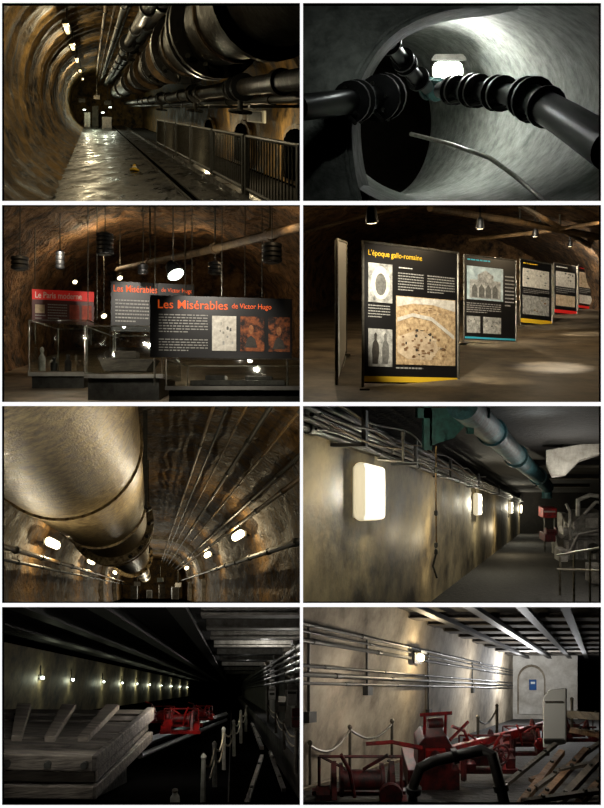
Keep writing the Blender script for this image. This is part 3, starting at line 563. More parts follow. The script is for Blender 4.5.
# =================== P5: vault with huge main overhead
R=Room(152,590,3); pn=5; k=R.k; Y0=7.1/k; YE=82
pr0=[(-238,70),(-238,-60),(-192,-170),(-95,-235),(30,-250),(145,-225),(222,-150),(246,-50),(246,70)]
prof=cr(pr0,9)
shell(R,prof,fr(Y0,YE,.3),'ceiling',m_rock5,pn,'rough olive-brown stone vault around the huge overhead main',rough(8))
struct(MB().rbox(R,-240,250,-255,70,YE,YE+.3).build('wall_back',m_rock5,None,pn,False),'far end of the vault beyond the overhead main')
for i,Y in enumerate((46,62)):
    t=thing('arch_rib',R.p(0,-240,Y),'stone arch rib around the vault, %s'%('nearer','farther')[i],'arch','arch ribs of the vault')
    a_=[R.p(a,b,Y) for a,b in prof]; b_=[R.p(a*.93,b*.93,Y) for a,b in prof]; m_=len(prof); d=R.p(0,0,Y+1)-R.p(0,0,Y)
    MB().add(a_+b_+[p+d for p in b_],[(i_,i_+1,m_+i_+1,m_+i_) for i_ in range(m_-1)]+[(m_+i_,m_+i_+1,2*m_+i_+1,2*m_+i_) for i_ in range(m_-1)]).build('ring',m_concl,t,pn)
    for sg in (-1,1): MB().rbox(R,sg*222-8,sg*222+8,-70,-50,Y-.3,Y).build('impost',m_rock5,t,pn,False)
t=thing('overhead_main',R.p(-71,-119,Y0),'huge mottled rusty water main passing overhead at upper left','pipe')
MB().tube([R.p(-71,-119,Y) for Y in fr(Y0,36,2)],.86*k,48).build('tube',m_gold,t,pn)
ax=R.p(0,0,12)-R.p(0,0,10)
for Y,rr in ((8.2,.89),(13.5,.9)):
    MB().lathe(R.p(-71,-119,Y),ax,[(-.07*k,.8*k),(-.07*k,rr*k),(.07*k,rr*k),(.07*k,.8*k)],48).build('collar',m_gold,t,pn)
for Y in (18,19.2,35.6):
    fl=MB().lathe(R.p(-71,-119,Y),ax,[(-.2*k,.7*k),(-.2*k,1.04*k),(.2*k,1.04*k),(.2*k,.7*k)],48).build('flange',m_gold,t,pn)
    for j in range(18):
        q=j*math.pi/9; MB().lathe(R.p(-71,-119,Y-.25)+V((.96*k*math.cos(q),0,.96*k*math.sin(q))),(0,1,0),[(-.1*k,.05*k),(.3*k,.05*k)],6).build('bolt',m_rail,fl,pn)
for Y in (13.5,18.6,30):
    MB().rbox(R,-74,-66,-240,-178,Y-.15,Y+.15).build('hanger',m_rail,t,pn,False); MB().rbox(R,-12,-6,-240,-110,Y-.15,Y+.15).build('hanger',m_rail,t,pn,False)
MB().tube([R.p(-68,-115,36),R.p(-60,-108,48),R.p(-50,-100,78)],.6*k,24).build('tube',m_gold,t,pn)
for i,(a,b,r,lb) in enumerate([(74,-222,.035,'first thin conduit right of the overhead main'),(90,-218,.025,'second thin conduit right of the overhead main'),(108,-210,.02,'third thin conduit right of the overhead main'),(128,-198,.04,'fourth conduit fanning along the vault'),(152,-184,.022,'fifth thin conduit fanning along the vault'),(180,-164,.04,'sixth conduit fanning along the vault'),(196,-148,.05,'seventh conduit low on the right of the vault'),(224,-74,.07,'lowest pipe on the right of the vault'),(-218,-64,.06,'upper pipe on the left side of the vault'),(-222,-46,.04,'lower pipe on the left side of the vault')]):
    long_pipe(R,a*.92,b*.92,r,Y0,YE-2,m_brass if i%2==0 else m_rail,lb,pn,[4+3.4*j+.5*i for j in range(9)],m_rail,'pipes and conduits along the vault',n=8)
def bulk(g,R,a,b,Y,sg):
    MB().rbox(R,a-4+sg*5,a+4+sg*5,b-6,b+6,Y-.7,Y+.7).build('housing',m_post,g,None,False,.03)
    MB().rbox(R,a-8-sg*4,a+8-sg*4,b-8,b+10,Y-.85,Y+.85).build('diffuser',m_glow,g,None,False,.3)
    MB().rbox(R,a-2+sg*9,a+2+sg*20,b-2,b+2,Y-.08,Y+.08).build('bracket',m_rail,g,None,False)
g=thing('bulkhead_lamp',R.p(215,-125,22.6),'glowing bulkhead lamp on the right of the vault, nearest','lamp','bulkhead lamps on the vault')
bulk(g,R,198,-124,22.6,1)
for Y,nm in zip((35,56),('second','third and farthest')): copy_tree(g,R.p(0,0,Y)-R.p(0,0,22.6),'glowing bulkhead lamp on the right of the vault, %s'%nm)
g=thing('bulkhead_lamp',R.p(-222,-96,20.6),'glowing bulkhead lamp on the left of the vault, nearest','lamp','bulkhead lamps on the vault')
bulk(g,R,-204,-95,20.2,-1)
for Y,nm in zip((33,54),('second','third and farthest')): copy_tree(g,R.p(0,0,Y)-R.p(0,0,20.2),'glowing bulkhead lamp on the left of the vault, %s'%nm)
for Y in (22,34.5,55.5): light(R.p(170,-108,Y),800,(1,.8,.47),.05)
for Y in (20,32.5,53.5): light(R.p(-176,-83,Y),800,(1,.8,.47),.05)
light(W(240,545,27),700,(1,.8,.48),.08); light(W(25,588,24),400,(1,.86,.6),.08); light(W(150,560,11),70,(1,.9,.7),.08); light(W(60,594,9),40,(1,.9,.7),.08); light(W(250,450,16),170,(1,.8,.48),.08); light(W(185,500,30),300,(1,.9,.7),.08); light(R.p(0,10,44),1300,(1,.9,.68),.1); light(R.p(20,0,56),1800,(1,.92,.72),.1); light(R.p(0,0,70),2400,(1,.94,.76),.1)  # unseen fill added for the main, vault and far end
for i,(a,b0,b1,Y) in enumerate([(-120,-30,60,66),(-20,0,60,75),(70,-40,60,70),(150,-20,60,64)]):
    t=thing('end_cabinet',R.p(a,b1,Y),'equipment cabinet at the far end of the vault, %s from the left'%ORD[i],'cabinet','far equipment cabinets')
    MB().rbox(R,a-22,a+22,b0,b1,Y,Y+2).build('body',m_mach if i%2 else m_concg,t,pn,False); MB().rbox(R,a-16,a+16,b0+8,b1,Y-.1,Y).build('door',m_concg,t,pn,False)
for i,(x,y,Y) in enumerate([(137,586,150),(160,582,162),(178,587,170)]):
    t=thing('hanging_sign',W(x,y,Y),'small hanging sign near the far end of the vault, %s from the left'%ORD[i],'sign','small hanging signs')
    MB().pbox(x-3,y-4,x+3,y,Y,.3).build('plate',m_mach if i!=1 else m_bluep,t,pn,False); MB().pbox(x-.4,y-16,x+.4,y-4,Y,.2).build('rod',m_rail,t,pn,False)

# =================== P6: concrete wall with lamps
R=Room(548,512); pn=6
struct(MB().rbox(R,-200,-196,-62,150,7.1,130).build('wall_left',m_concb,None,pn,False),'long stained concrete wall with square lamps')
struct(MB().rbox(R,-300,-196,-66,-62,7.1,130).build('trim_10',m_concb,None,pn,False),'ledge along the top of the stained wall')
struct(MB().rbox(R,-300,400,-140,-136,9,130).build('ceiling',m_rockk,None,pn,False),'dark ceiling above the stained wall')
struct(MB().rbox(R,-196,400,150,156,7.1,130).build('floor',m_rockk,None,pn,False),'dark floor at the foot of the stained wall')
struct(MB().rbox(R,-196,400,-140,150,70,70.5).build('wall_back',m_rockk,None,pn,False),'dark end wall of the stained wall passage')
g=thing('wall_lamp',R.p(-196,24,10.5),'large rounded white wall lamp nearest the viewer on the stained wall','lamp','rounded wall lamps')
MB().rbox(R,-196,-193,-46,6,10.0,10.9).build('back_plate',m_whitep,g,None,False,.02)
MB().rbox(R,-194.5,-180,-50,9,9.92,11.0).build('side_shell',m_glowd,g,None,True,.1,seg=6)
MB().rbox(R,-187,-178,-49,8,9.95,10.97).build('diffuser',m_glown,g,None,True,.062,seg=6)
for j,(Y,nm) in enumerate([(26.5,'second'),(50,'third'),(68,'fourth and farthest')]): copy_tree(g,R.p(0,0,Y)-R.p(0,0,10.5),'rounded white wall lamp on the stained wall, %s from the viewer'%nm)
for Y,e in ((10.5,60),(26.5,180),(50,240),(67.5,200)): light(R.p(-158,-20,Y),e,(1,.92,.7),.05)
light(R.p(-140,-10,8.4),22,(1,.88,.65),.05); light(R.p(-140,40,16),50,(1,.82,.52),.05); light(R.p(-140,60,36),90,(1,.82,.52),.05)  # extra fill along the wall, belongs to no lamp
for i,(a,b,r) in enumerate([(-190,-66,.05),(-186,-72,.04),(-192,-80,.06),(-178,-78,.03),(-184,-88,.05),(-170,-70,.025)]):
    long_pipe(R,a,b,r,7.2,69,[m_black,m_railk][i%2],'dark pipe above the stained wall, %s from the wall foot upward'%ORD[i],pn,[8+3.3*j+.6*i for j in range(8)],m_rail,'pipes along the wall top',n=8)
for i in range(5):
    pts=[R.p(-166-5*math.sin(Y*.9+i*1.7),-60-7*i+4*math.sin(Y*1.3+i*2.1),Y) for Y in fr(7.2,26,.5)]
    tag(MB().tube(pts,.015,6).build('cable',[m_railk,m_brassd][i%2],None,pn),'tangled cable sagging above the stained wall, %s from the bottom'%ORD[i],'cable','tangled cables')
for i,Y in enumerate((9,12.5,17,24,34)):
    t=thing('pipe_bracket',R.p(-196,-60,Y),'steel bracket holding the dark pipes above the stained wall, %s from the viewer'%ORD[i],'bracket','wall top brackets')
    MB().rbox(R,-198,-165,-62,-59,Y,Y+.12).build('arm',m_railk,t,pn,False); MB().rbox(R,-168,-164,-92,-59,Y,Y+.12).build('upright',m_railk,t,pn,False)
t=thing('turquoise_duct',W(478,418,12),'weathered dark teal pipe hung under the dark ceiling','pipe')
MB().ptube([(462,404,11.2),(490,430,14.5),(515,455,19),(540,478,27),(547,487,29)],[16,13,10,7,6.5],20).build('tube',m_tealp,t,pn)
for x,y,Y,r in ((492,432,14.8,15),(516,456,19.2,12),(538,476,26.3,9)): MB().lathe(W(x,y,Y),W(540,478,27)-W(490,430,14.5),[(-.1,r*Y/F*.8),(-.1,r*Y/F),(.1,r*Y/F),(.1,r*Y/F*.8)],20).build('flange',m_tealp,t,pn)
MB().ptube([(547,487,29),(547,498,29)],5,14).build('elbow',m_tealp,t,pn)
t=thing('duct_bracket',W(440,440,11.5),'large turquoise steel support bracket above the second wall lamp','bracket')
MB().pbox(418,408,490,418,12.2,.3).build('beam',m_teal,t,pn,False); MB().poly([W(430,418,12.2),W(472,418,12.2),W(454,438,12.2),W(430,446,12.2)],(0,.12,0)).build('gusset',m_teal,t,pn,False); MB().pbox(424,405,432,450,12.2,.2).build('leg',m_teal,t,pn,False); MB().pbox(468,418,474,434,12.2,.15).build('leg',m_teal,t,pn,False)
light(W(450,436,9.5),6,(.9,1,.95),.05); light(W(540,440,14),18,(.95,1,.98),.05)
t=thing('hanging_chain',W(436,575,12),'thin rusty rod with fittings hanging before the stained wall','rod')
MB().ptube([(436,446,11.8),(436,500,11.8),(436.5,548,11.8)],.8,8).build('rod',m_brass,t,pn)
for y in (470,513,545,552): MB().lathe(W(436,y,11.8),(0,0,1),[(-.05,.012),(-.03,.03),(.03,.03),(.05,.012)],8).build('fitting',m_rail,t,pn)
MB().ptube([(436.5,552,11.8),(433,566,11.8),(437,578,11.8)],1,8).build('hook',m_rail,t,pn)
t=thing('pipe_hook',W(403,452,10.6),'bent steel hook above the nearest wall lamp','hook')
MB().ptube([(378,459,10.6),(403,461,10.6),(403,436,10.6)],1.6,8).build('rod',m_steel,t,pn); MB().lathe(W(403,436,10.6),(0,0,1),[(0,.03),(.05,.035),(.08,.01)],8).build('tip',m_steel,t,pn)
t=thing('machine_housing',W(584,558,24),'grey cluttered machine behind the railing at the far right of the stained wall','machine')
MB().pbox(564,540,604,560,24,1.2).build('base',m_machd,t,pn,False,.01); MB().poly([W(574,540,24.2),W(574,522,24.2),W(582,514,24.2),W(604,512,24.2),W(604,540,24.2)],(0,1,0)).build('casing',m_machd,t,pn,False,.01)
MB().lathe(W(562,532,24.2),(1,.1,0),[(-.05,.1),(-.05,.22),(0,.22),(0,.15),(.36,.15),(.36,.22),(.42,.22),(.42,.1)],18).build('drum',m_mach,t,pn)
MB().pbox(586,518,598,528,24.1,.08).build('hatch',m_mach,t,pn,False)
for pts_,r_ in (([(578,516,24.1),(578,500,24.1),(590,495,24.1),(604,497,24.1)],2.2),([(570,540,23.9),(570,512,23.9),(566,504,23.9)],1.4),([(584,514,23.9),(596,502,23.9),(604,503,23.9)],1.6),([(566,560,23.8),(578,534,23.8),(600,530,23.8)],1.3)): MB().ptube(pts_,r_,10).build('pipework',m_mach,t,pn)
for x in (567,576,585,594): MB().pbox(x,542,x+2,559,23.9,.1).build('rib',m_mach,t,pn,False)
MB().pbox(570,533,603,535.5,23.95,.25).build('ledge',m_mach,t,pn,False); MB().lathe(W(593,548,23.85),(.1,-1,0),[(-.02,.08),(-.02,.18),(.05,.18),(.08,.08)],16).build('port',m_rail,t,pn)
for i,(x0,y0,x1,y1,Y,m_,lb) in enumerate([(592,566,604,584,20,m_machd,'low grey box in front of the cluttered machine'),(560,550,568,562,22,m_mach,'small pale box left of the machine base'),(562,514,569,530,26,m_machd,'narrow grey box behind the machine drum')]):
    t=thing('machine_box',W((x0+x1)/2,y1,Y),lb,'box','boxes around the grey machine'); MB().pbox(x0,y0,x1,y1,Y,.5).build('body',m_,t,pn,False,.015); MB().pbox(x0+2,y0+2,x1-2,y0+4,Y-.05,.05).build('vent',m_rail,t,pn,False)
t=thing('red_box',W(550,522,25),'dull red box at the far end of the stained wall','box')
MB().pbox(543,508,557,518,25,.5).build('body',m_red,t,pn,False,.02); MB().pbox(544.5,511,555.5,512.5,24.95,.05).build('stripe',m_txtg,t,pn,False)
for x in (545,555): MB().pbox(x-.5,518,x+.5,552,25.1,.08).build('leg',m_rail,t,pn,False)
t=thing('winch',W(551,541,24.5),'small red winch below the dull red box','winch')
MB().pbox(545,534,556,542,24.3,.6).build('frame',m_redd,t,pn,False,.02); MB().lathe(W(545,531.5,24.5),(1,0,0),[(0,.14),(.04,.14),(.04,.08),(.36,.08),(.36,.14),(.4,.14)],14).build('drum',m_redd,t,pn)
light(W(588,500,18.5),90,(1,.95,.85),.04); light(W(552,500,21),30,(1,.9,.8)); light(W(580,548,17.5),16,(1,.92,.8),.04); light(W(566,478,18),40,(1,.97,.9),.05)  # fill added to brighten the machine corner
t=thing('ceiling_slab_fragment',W(568,462,20),'bright pale angled slab hanging under the dark ceiling','concrete piece')
MB().poly([W(546,450,20),W(604,440,20),W(604,452,20),W(580,460,20),W(566,474,20),W(552,476,20),W(546,464,20)],R.p(0,0,21)-R.p(0,0,20)).build('slab',m_debris,t,pn,False,.02); MB().pbox(560,438,563,449,20.2,.2).build('hanger',m_rail,t,pn,False); MB().pbox(590,430,593,443,20.2,.2).build('hanger',m_rail,t,pn,False)
for i,Y in enumerate((26,36,48)):
    t=thing('ceiling_rib',R.p(60,-130,Y),'dark concrete rib under the passage ceiling, %s from the viewer'%ORD[i],'rib','passage ceiling ribs'); MB().rbox(R,-60,200,-136,-122,Y,Y+.8).build('web',m_rockk,t,pn,False); MB().rbox(R,-60,200,-122,-119,Y-.1,Y+.9).build('soffit',m_concg,t,pn,False)
t=thing('guardrail_section',W(592,603,13),'grey guardrail at lower right of the stained wall passage','railing')
for x,Y in ((560,18),(574,15.5),(590,13.2),(600,12)): MB().ptube([(x,556-(18-Y)*1.2,Y),(x,606,Y)],1.2,8).build('post',m_steel,t,pn)
for d in (0,18): MB().ptube([(558,555+d*.8,18.2),(604,547+d*1.3,11.8)],1.2,8).build('rail',m_steel,t,pn)

# ---------- winch maker used in both machine halls
def winch(x,y,Y,s,label,group,m1,m2,pn,lever=1,flip=1,wheel=0,drum=1):
    t=thing('winch',W(x,y,Y),label,'winch',group); k_=s/50*Y/F; o=W(x,y,Y)
    L=lambda dx,up,dy=0: o+V((dx*flip*k_,dy*k_,up*k_))
    def bx(a0,a1,u0,u1,d0,d1): return MB().box8([L(a0,u1,d0),L(a1,u1,d0),L(a1,u0,d0),L(a0,u0,d0),L(a0,u1,d1),L(a1,u1,d1),L(a1,u0,d1),L(a0,u0,d1)])
    for d in (0,22): bx(-28,28,0,4,d,d+4).build('base_rail',m2,t,pn,False)
    for a in (-20,14):
        MB().poly([L(a,4,0),L(a,4,26),L(a,22,17),L(a,27,13),L(a,22,9)],V((3*flip*k_,0,0))).build('side_frame',m1,t,pn,False)
    if drum:
        MB().lathe(L(-14,16,13),(flip,0,0),[(0,4*k_),(0,9*k_),(2*k_,9*k_),(2*k_,5.5*k_),(24*k_,5.5*k_),(24*k_,9*k_),(26*k_,9*k_),(26*k_,4*k_)],18).build('drum',m2,t,pn)
        MB().lathe(L(-16,16,-3),(0,-1,0),[(-1.5*k_,2*k_),(-1.5*k_,6.5*k_),(0,7*k_),(1.5*k_,6.5*k_),(1.5*k_,2*k_)],14).build('gear_wheel',m1,t,pn)
    else:
        MB().poly([L(-14,5,4),L(-14,13,4),L(-8,18,4),L(6,18,4),L(10,13,4),L(10,5,4)],V((0,16*k_,0))).build('housing',m2,t,pn,False,.004)
        MB().tube([L(-26,19,6),L(26,19,6)],1.6*k_,8).build('shaft',m2,t,pn)
        MB().tube([L(-14,20,4),L(-22,40,0),L(-34,46,-4)],1.5*k_,8).build('long_lever',m1,t,pn)
    bx(-26,-12,4,11,-4,6).build('gear_box',m2,t,pn,False)
    bx(18,26,4,13,2,12).build('motor_box',m2,t,pn,False)
    if wheel: MB().wheel(L(10,20,-5),(flip*.3,-1,0),9*k_,1*k_,5).build('hand_wheel',m2,t,pn)
    for a in (-24,24): MB().tube([L(a,4,12),L(a,30,12)],.9*k_,4).build('upright',m2,t,pn)
    MB().tube([L(-24,30,12),L(24,30,12)],.9*k_,4).build('crossbar',m2,t,pn); MB().tube([L(-24,6,13),L(22,29,13)],.8*k_,4).build('brace',m2,t,pn)
    if lever:
        MB().tube([L(4,12,2),L(7,28,0),L(12,38,-2)],1.2*k_,8).build('lever',m1,t,pn); MB().tube([L(-2,22,13),L(-16,32,10)],1*k_,8).build('brake_arm',m1,t,pn)
    return t
def beam(A,B,w,m,lb,pn,grp=None,name='timber_beam',cat='timber',bolt=m_rail):
    a=W(*A); b=W(*B); u=(b-a).normalized(); s_=u.cross(V((0,0,1))).normalized()*w*8/F; h=V((0,0,w*8/F*.9))
    t=thing(name,a.lerp(b,.5),lb,cat,grp)
    MB().box8([a-s_+h,b-s_+h,b-s_-h,a-s_-h,a+s_+h,b+s_+h,b+s_-h,a+s_-h]).build('beam',m,t,pn,False)
    for q_ in (.25,.75): MB().lathe(a.lerp(b,q_)+h,(0,0,1),[(-.01,.03),(.025,.025)],6).build('bolt_head',bolt,t,pn)
# =================== P7: dark hall
R=Room(232,690); pn=7
struct(MB().rbox(R,-520,-500,-105,70,17,150).build('wall_left',m_concb,None,pn,False),'far dim wall with a row of small lamps')
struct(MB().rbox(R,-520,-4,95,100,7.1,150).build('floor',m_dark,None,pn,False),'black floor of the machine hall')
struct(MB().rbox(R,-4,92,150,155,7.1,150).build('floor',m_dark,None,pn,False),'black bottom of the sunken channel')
struct(MB().rbox(R,-8,-4,95,152,7.1,150).build('trim_11',m_concg,None,pn,False),'left edge of the sunken channel')
struct(MB().rbox(R,92,96,95,152,9,150).build('trim_12',m_concg,None,pn,False),'right edge of the sunken channel')
struct(MB().rbox(R,92,260,95,100,9,150).build('floor',m_rockk,None,pn,False),'dark walkway right of the sunken channel')
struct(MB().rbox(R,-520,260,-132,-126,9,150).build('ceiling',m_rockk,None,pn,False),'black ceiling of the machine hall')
struct(MB().rbox(R,150,156,-126,95,15.3,150).build('wall_right',m_concg,None,pn,False),'grey right wall of the dark machine hall')
for i,Y in enumerate((14.5,17.5,21,25,30,36,44,54,66)):
    t=thing('ceiling_joist',R.p(70,-100,Y),'grey cross joist under the hall ceiling, %s from the viewer'%ORD[i],'joist','ceiling joists of the dark hall')
    MB().rbox(R,-45,150,-124,-112,Y,Y+.5).build('web',m_mach,t,pn,False); MB().rbox(R,-45,150,-112,-108,Y-.1,Y+.6).build('lower_flange',m_mach,t,pn,False)
for i,(a,b) in enumerate([(-70,-112),(-170,-112),(-270,-112),(-370,-112)]):
    t=thing('ceiling_girder',R.p(a,b,9),'black girder running the length of the dark hall, %s from the right'%ORD[i],'girder','long ceiling girders')
    MB().rbox(R,a-3,a+3,-126,b+6,9,140).build('web',m_railk,t,pn,False); MB().rbox(R,a-12,a+12,b+6,b+10,9,140).build('lower_flange',m_railk,t,pn,False)
for i,Y in enumerate((22,26,32,40)):
    t=thing('wall_pier',R.p(145,95,Y),'grey pier against the right wall of the dark hall, %s from the viewer'%ORD[i],'pier','right wall piers')
    MB().rbox(R,138,150,-110,95,Y,Y+.7).build('shaft',m_concg,t,pn,False); MB().rbox(R,134,150,-112,-100,Y-.1,Y+.8).build('capital',m_concg,t,pn,False)
for i,(b,r) in enumerate([(-85,.06),(-70,.05),(-55,.05),(-40,.06),(-20,.06)]):
    long_pipe(R,130,b,r,18.5,120,m_rail,'grey pipe along the right wall of the dark hall, %s from the top'%ORD[i],pn,[20+4*j for j in range(6)],m_rail,'pipes on the right hall wall',n=8)
for i,(x,y,w_,h_,Y,m_) in enumerate([(292,706,10,16,17,m_mach),(282,712,8,10,19,m_concg),(296,728,9,12,15,m_redd),(272,700,7,9,27,m_mach)]):
    t=thing('equipment_box',W(x,y,Y),['tall pale equipment box by the right hall wall','grey equipment box beside the tall pale one','dull red equipment box by the right hall wall','far pale equipment box by the right hall wall'][i],'box','equipment on the right of the dark hall')
    MB().pbox(x-w_/2,y-h_,x+w_/2,y,Y,.4).build('body',m_,t,pn,False,.02); MB().pbox(x-w_/2+1,y-h_+2,x+w_/2-1,y-h_+4,Y-.03,.03).build('label_plate',m_rail,t,pn,False)
g=thing('wall_lamp',R.p(-500,-25,26),'small glowing lamp on the far hall wall, first from the left','lamp','row of lamps on the far hall wall')
MB().rbox(R,-500,-497,-38,-26,25.85,26.35).build('back_plate',m_rail,g,None,False); MB().rbox(R,-497,-491,-36,-28,25.95,26.25).build('diffuser',m_glowc,g,None,True,.05,seg=3)
MB().rbox(R,-499,-497,-64,-40,26.0,26.1).build('conduit',m_rail,g,None,False)
LY=(31,38.5,45,52,60,70,82,96,112)
for j,Y in enumerate(LY): copy_tree(g,R.p(0,0,Y)-R.p(0,0,26),'small glowing lamp on the far hall wall, %s from the left'%ORD[j+1])
for Y,e in zip((26,)+LY,(11,11,14,17,20,24,30,36,44,52)): light(R.p(-482,-30,Y),e,(.95,1,.7),.04)
light(W(60,664,7.6),50,(1,.97,.92),.05,70,W(60,735,9.4)); light(W(110,690,7.9),9,(1,.97,.92),.05); light(W(40,788,7.3),1.6,(1,.95,.9),.03); light(R.p(80,-85,24),70,(1,.96,.88)); light(R.p(105,-60,19.5),26,(1,.95,.85),.05); light(R.p(60,-85,40),70,(1,.96,.88)); light(R.p(-26,40,8.2),3,(1,.94,.84)); light(R.p(-10,40,11.5),5,(1,.94,.84)); light(R.p(0,40,17),8,(1,.94,.84)); light(R.p(45,60,13),3,(1,.9,.75))  # added fill for the gate, joists and posts
t=thing('timber_gate',W(60,790,8.5),'thick weathered timber gate deck with raised cross battens in the left foreground','gate')
TLg,TRg,BRg,BLg=W(-8,708,10.4),W(150,709,10.8),W(96,756,8.4),W(-8,754,8.2)
def gp(u,v,h=0):
    a=TLg.lerp(TRg,u); b=BLg.lerp(BRg,u); return a.lerp(b,v)+V((0,0,h))
def gbox(u0,u1,v0,v1,h0,h1): return MB().box8([gp(u0,v0,h1),gp(u1,v0,h1),gp(u1,v1,h1),gp(u0,v1,h1),gp(u0,v0,h0),gp(u1,v0,h0),gp(u1,v1,h0),gp(u0,v1,h0)])
for j in range(7): gbox(0,1,j/7+.016,(j+1)/7-.016,-.08,rng.uniform(-.02,.02)).build('plank',m_slab,t,pn,False,.008)
for u in (.2,.48,.76): gbox(u-.045,u+.045,.02,.78,0,.085).build('batten',m_slabe,t,pn,False,.012)
for h0,h1,o_ in ((-.16,.03,1.04),(-.32,-.185,1.0),(-.5,-.345,1.03)):
    gbox(0,.995,.96,o_,h0,h1).build('edge_layer',m_slabe,t,pn,False,.015); gbox(.98,.99+(o_-1),0,o_,h0,h1).build('edge_layer',m_slab,t,pn,False,.015)
gbox(0,.97,.02,.95,-.48,-.085).build('core',m_woodk,t,pn,False)
for u in (.15,.55,.92): MB().tube([gp(u,1.02,-.07),gp(u,1.07,-.07)],.04,8).build('bolt',m_rail,t,pn)
for u in (.1,.85): gbox(u-.05,u+.05,.2,.8,-1.0,-.51).build('support_block',m_rockk,t,pn,False)
for i,a in enumerate([(180,734,12.4,36,'red winch just behind the timber gate'),(162,723,15,24,'red winch half hidden behind the gate corner'),(202,720,17,20,'small far red winch beyond the timber gate')]): winch(*a,'red winches of the dark hall',m_red,m_red,pn,lever=(i!=1),drum=(i==0))
light(W(174,696,10.8),46,(1,.9,.8),.03)  # fill added to brighten the red winches
t=thing('machine_beam',W(190,740,12),'long dark beam running under the winches of the dark hall','beam')
a_,b_=W(140,744,11.8),W(226,714,24); MB().tube([a_,b_],.07,4).build('beam',m_railk,t,pn,False); MB().tube([a_+V((0,0,-.2)),b_+V((0,0,-.2))],.05,8).build('shaft',m_railk,t,pn)
def posts(lst,m,lab,grp,rlab,sag):
    for i,(x,Y,yt) in enumerate(lst):
        yb=690+950/Y; t=thing('rope_post',W(x,yb,Y),lab%ORD[i],'post',grp); ln=rng.uniform(-.6,.8)*9/Y
        MB().ptube([(x,yb,Y),(x+ln*.4,(yb+yt)/2,Y),(x+ln,yt,Y)],[2.2*8.4/Y+.6,2*8.4/Y+.6,1.8*8.4/Y+.5],7).build('shaft',m,t,pn); MB().lathe(W(x+ln,yt,Y),(0,0,1),[(-.01,.03),(.02,.038),(.05,.015)],7).build('cap',m,t,pn)
        if i<len(lst)-1:
            x2,Y2,yt2=lst[i+1]
            for h,nm in ((3,'upper'),(16,'lower')):
                A=W(x,yt+h*9/Y,Y); B=W(x2,yt2+h*9/Y2,Y2)
                tag(MB().tube([A.lerp(B,j/8)+V((0,0,-sag*math.sin(math.pi*j/8))) for j in range(9)],.014,6).build('barrier_rope',m_rope,None,pn),rlab%(nm,ORD[i]),'rope','barrier ropes')
posts([(203,8.4,758),(215,9.8,745),(224,11.9,730),(234,14.5,722),(241,18,712),(246,23,707)],m_post,'pale rough rope post along the sunken channel, %s from the viewer','rope barrier posts','%s sagging rope beside the sunken channel, %s span from the viewer',.16)
posts([(296,11.5,734),(284,16,722),(276,22,712),(268,30,704)],m_wood,'dim barrier post at the right side of the channel, %s from the viewer','right barrier posts','%s dim rope at the right side of the channel, %s span from the viewer',.1)
for i,(A,B,w_,m_,lb) in enumerate([((246,806,8.8),(262,756,13),2.6,m_wood,'rough timber lying in the sunken channel, nearest the viewer'),((262,748,14),(252,724,22),3.4,m_wood,'far timber lying along the sunken channel'),((284,790,9.5),(270,752,12.5),2.4,m_woodk,'dark timber along the right side of the sunken channel')]): beam(A,B,w_,m_,lb,pn,'timbers in the sunken channel')
t=thing('bollard',W(175,805,8.2),'short pale bollard at the bottom edge of the dark hall','bollard')
MB().lathe(W(175,806,8.2),(0,0,1),[(0,.06),(.1,.055),(.14,.03),(.17,.03)],12).build('body',m_post,t,pn); MB().lathe(W(175,806,8.2),(0,0,1),[(.17,.035),(.19,.035),(.2,.01)],12).build('cap',m_steel,t,pn)

# =================== P8: pale hall with red machinery
R=Room(600,690); pn=8
struct(MB().rbox(R,-276,-270,-110,90,7.1,31).build('wall_left',m_concl,None,pn,False),'long pale concrete wall of the machine hall')
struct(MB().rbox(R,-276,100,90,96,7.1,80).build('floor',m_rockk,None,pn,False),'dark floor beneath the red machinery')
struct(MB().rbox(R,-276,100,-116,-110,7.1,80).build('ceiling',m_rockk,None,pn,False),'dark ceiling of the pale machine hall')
struct(MB().rbox(R,-276,-70,-110,90,31,31.6).build('wall_right',m_plaster,None,pn,False),'bright whitish plaster end wall with an arched recess')
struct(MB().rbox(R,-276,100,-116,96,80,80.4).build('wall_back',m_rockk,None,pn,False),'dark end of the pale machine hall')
for i,a in enumerate((-215,-150,-90,-40)):
    t=thing('ceiling_girder',R.p(a,-96,8),'dark girder under the pale hall ceiling, %s from the wall'%ORD[i],'girder','girders of the pale hall')
    MB().rbox(R,a-3,a+3,-102,-96,7.2,30).build('web',m_railk,t,pn,False); MB().rbox(R,a-6,a+6,-96,-94,7.2,30).build('lower_flange',m_railk,t,pn,False)
for i,Y in enumerate((14.2,15.7,17.4,19.2,21.2,23.4,25.8,28.4)):
    t=thing('ceiling_joist',R.p(-100,-100,Y),'close dark joist under the pale hall ceiling, %s from the viewer'%ORD[i],'joist','joists of the pale hall')
    MB().rbox(R,-270,90,-110,-103,Y,Y+.35*Y/12).build('web',m_woodk,t,pn,False); MB().rbox(R,-270,90,-103,-101.5,Y-.1,Y+.45*Y/12).build('lower_flange',m_wood,t,pn,False)
for i,(b,r) in enumerate([(-60,.028),(-53,.018),(-45,.03),(-22,.02),(-14,.03),(-6,.02)]):
    long_pipe(R,-267,b,r,7.4,30.5,[m_rail,m_railk][i%2],'thin pipe along the pale wall, %s from the top'%ORD[i],pn,[8.6+2.7*j+.4*i for j in range(8)],m_rail,'pipes on the pale wall',n=8)
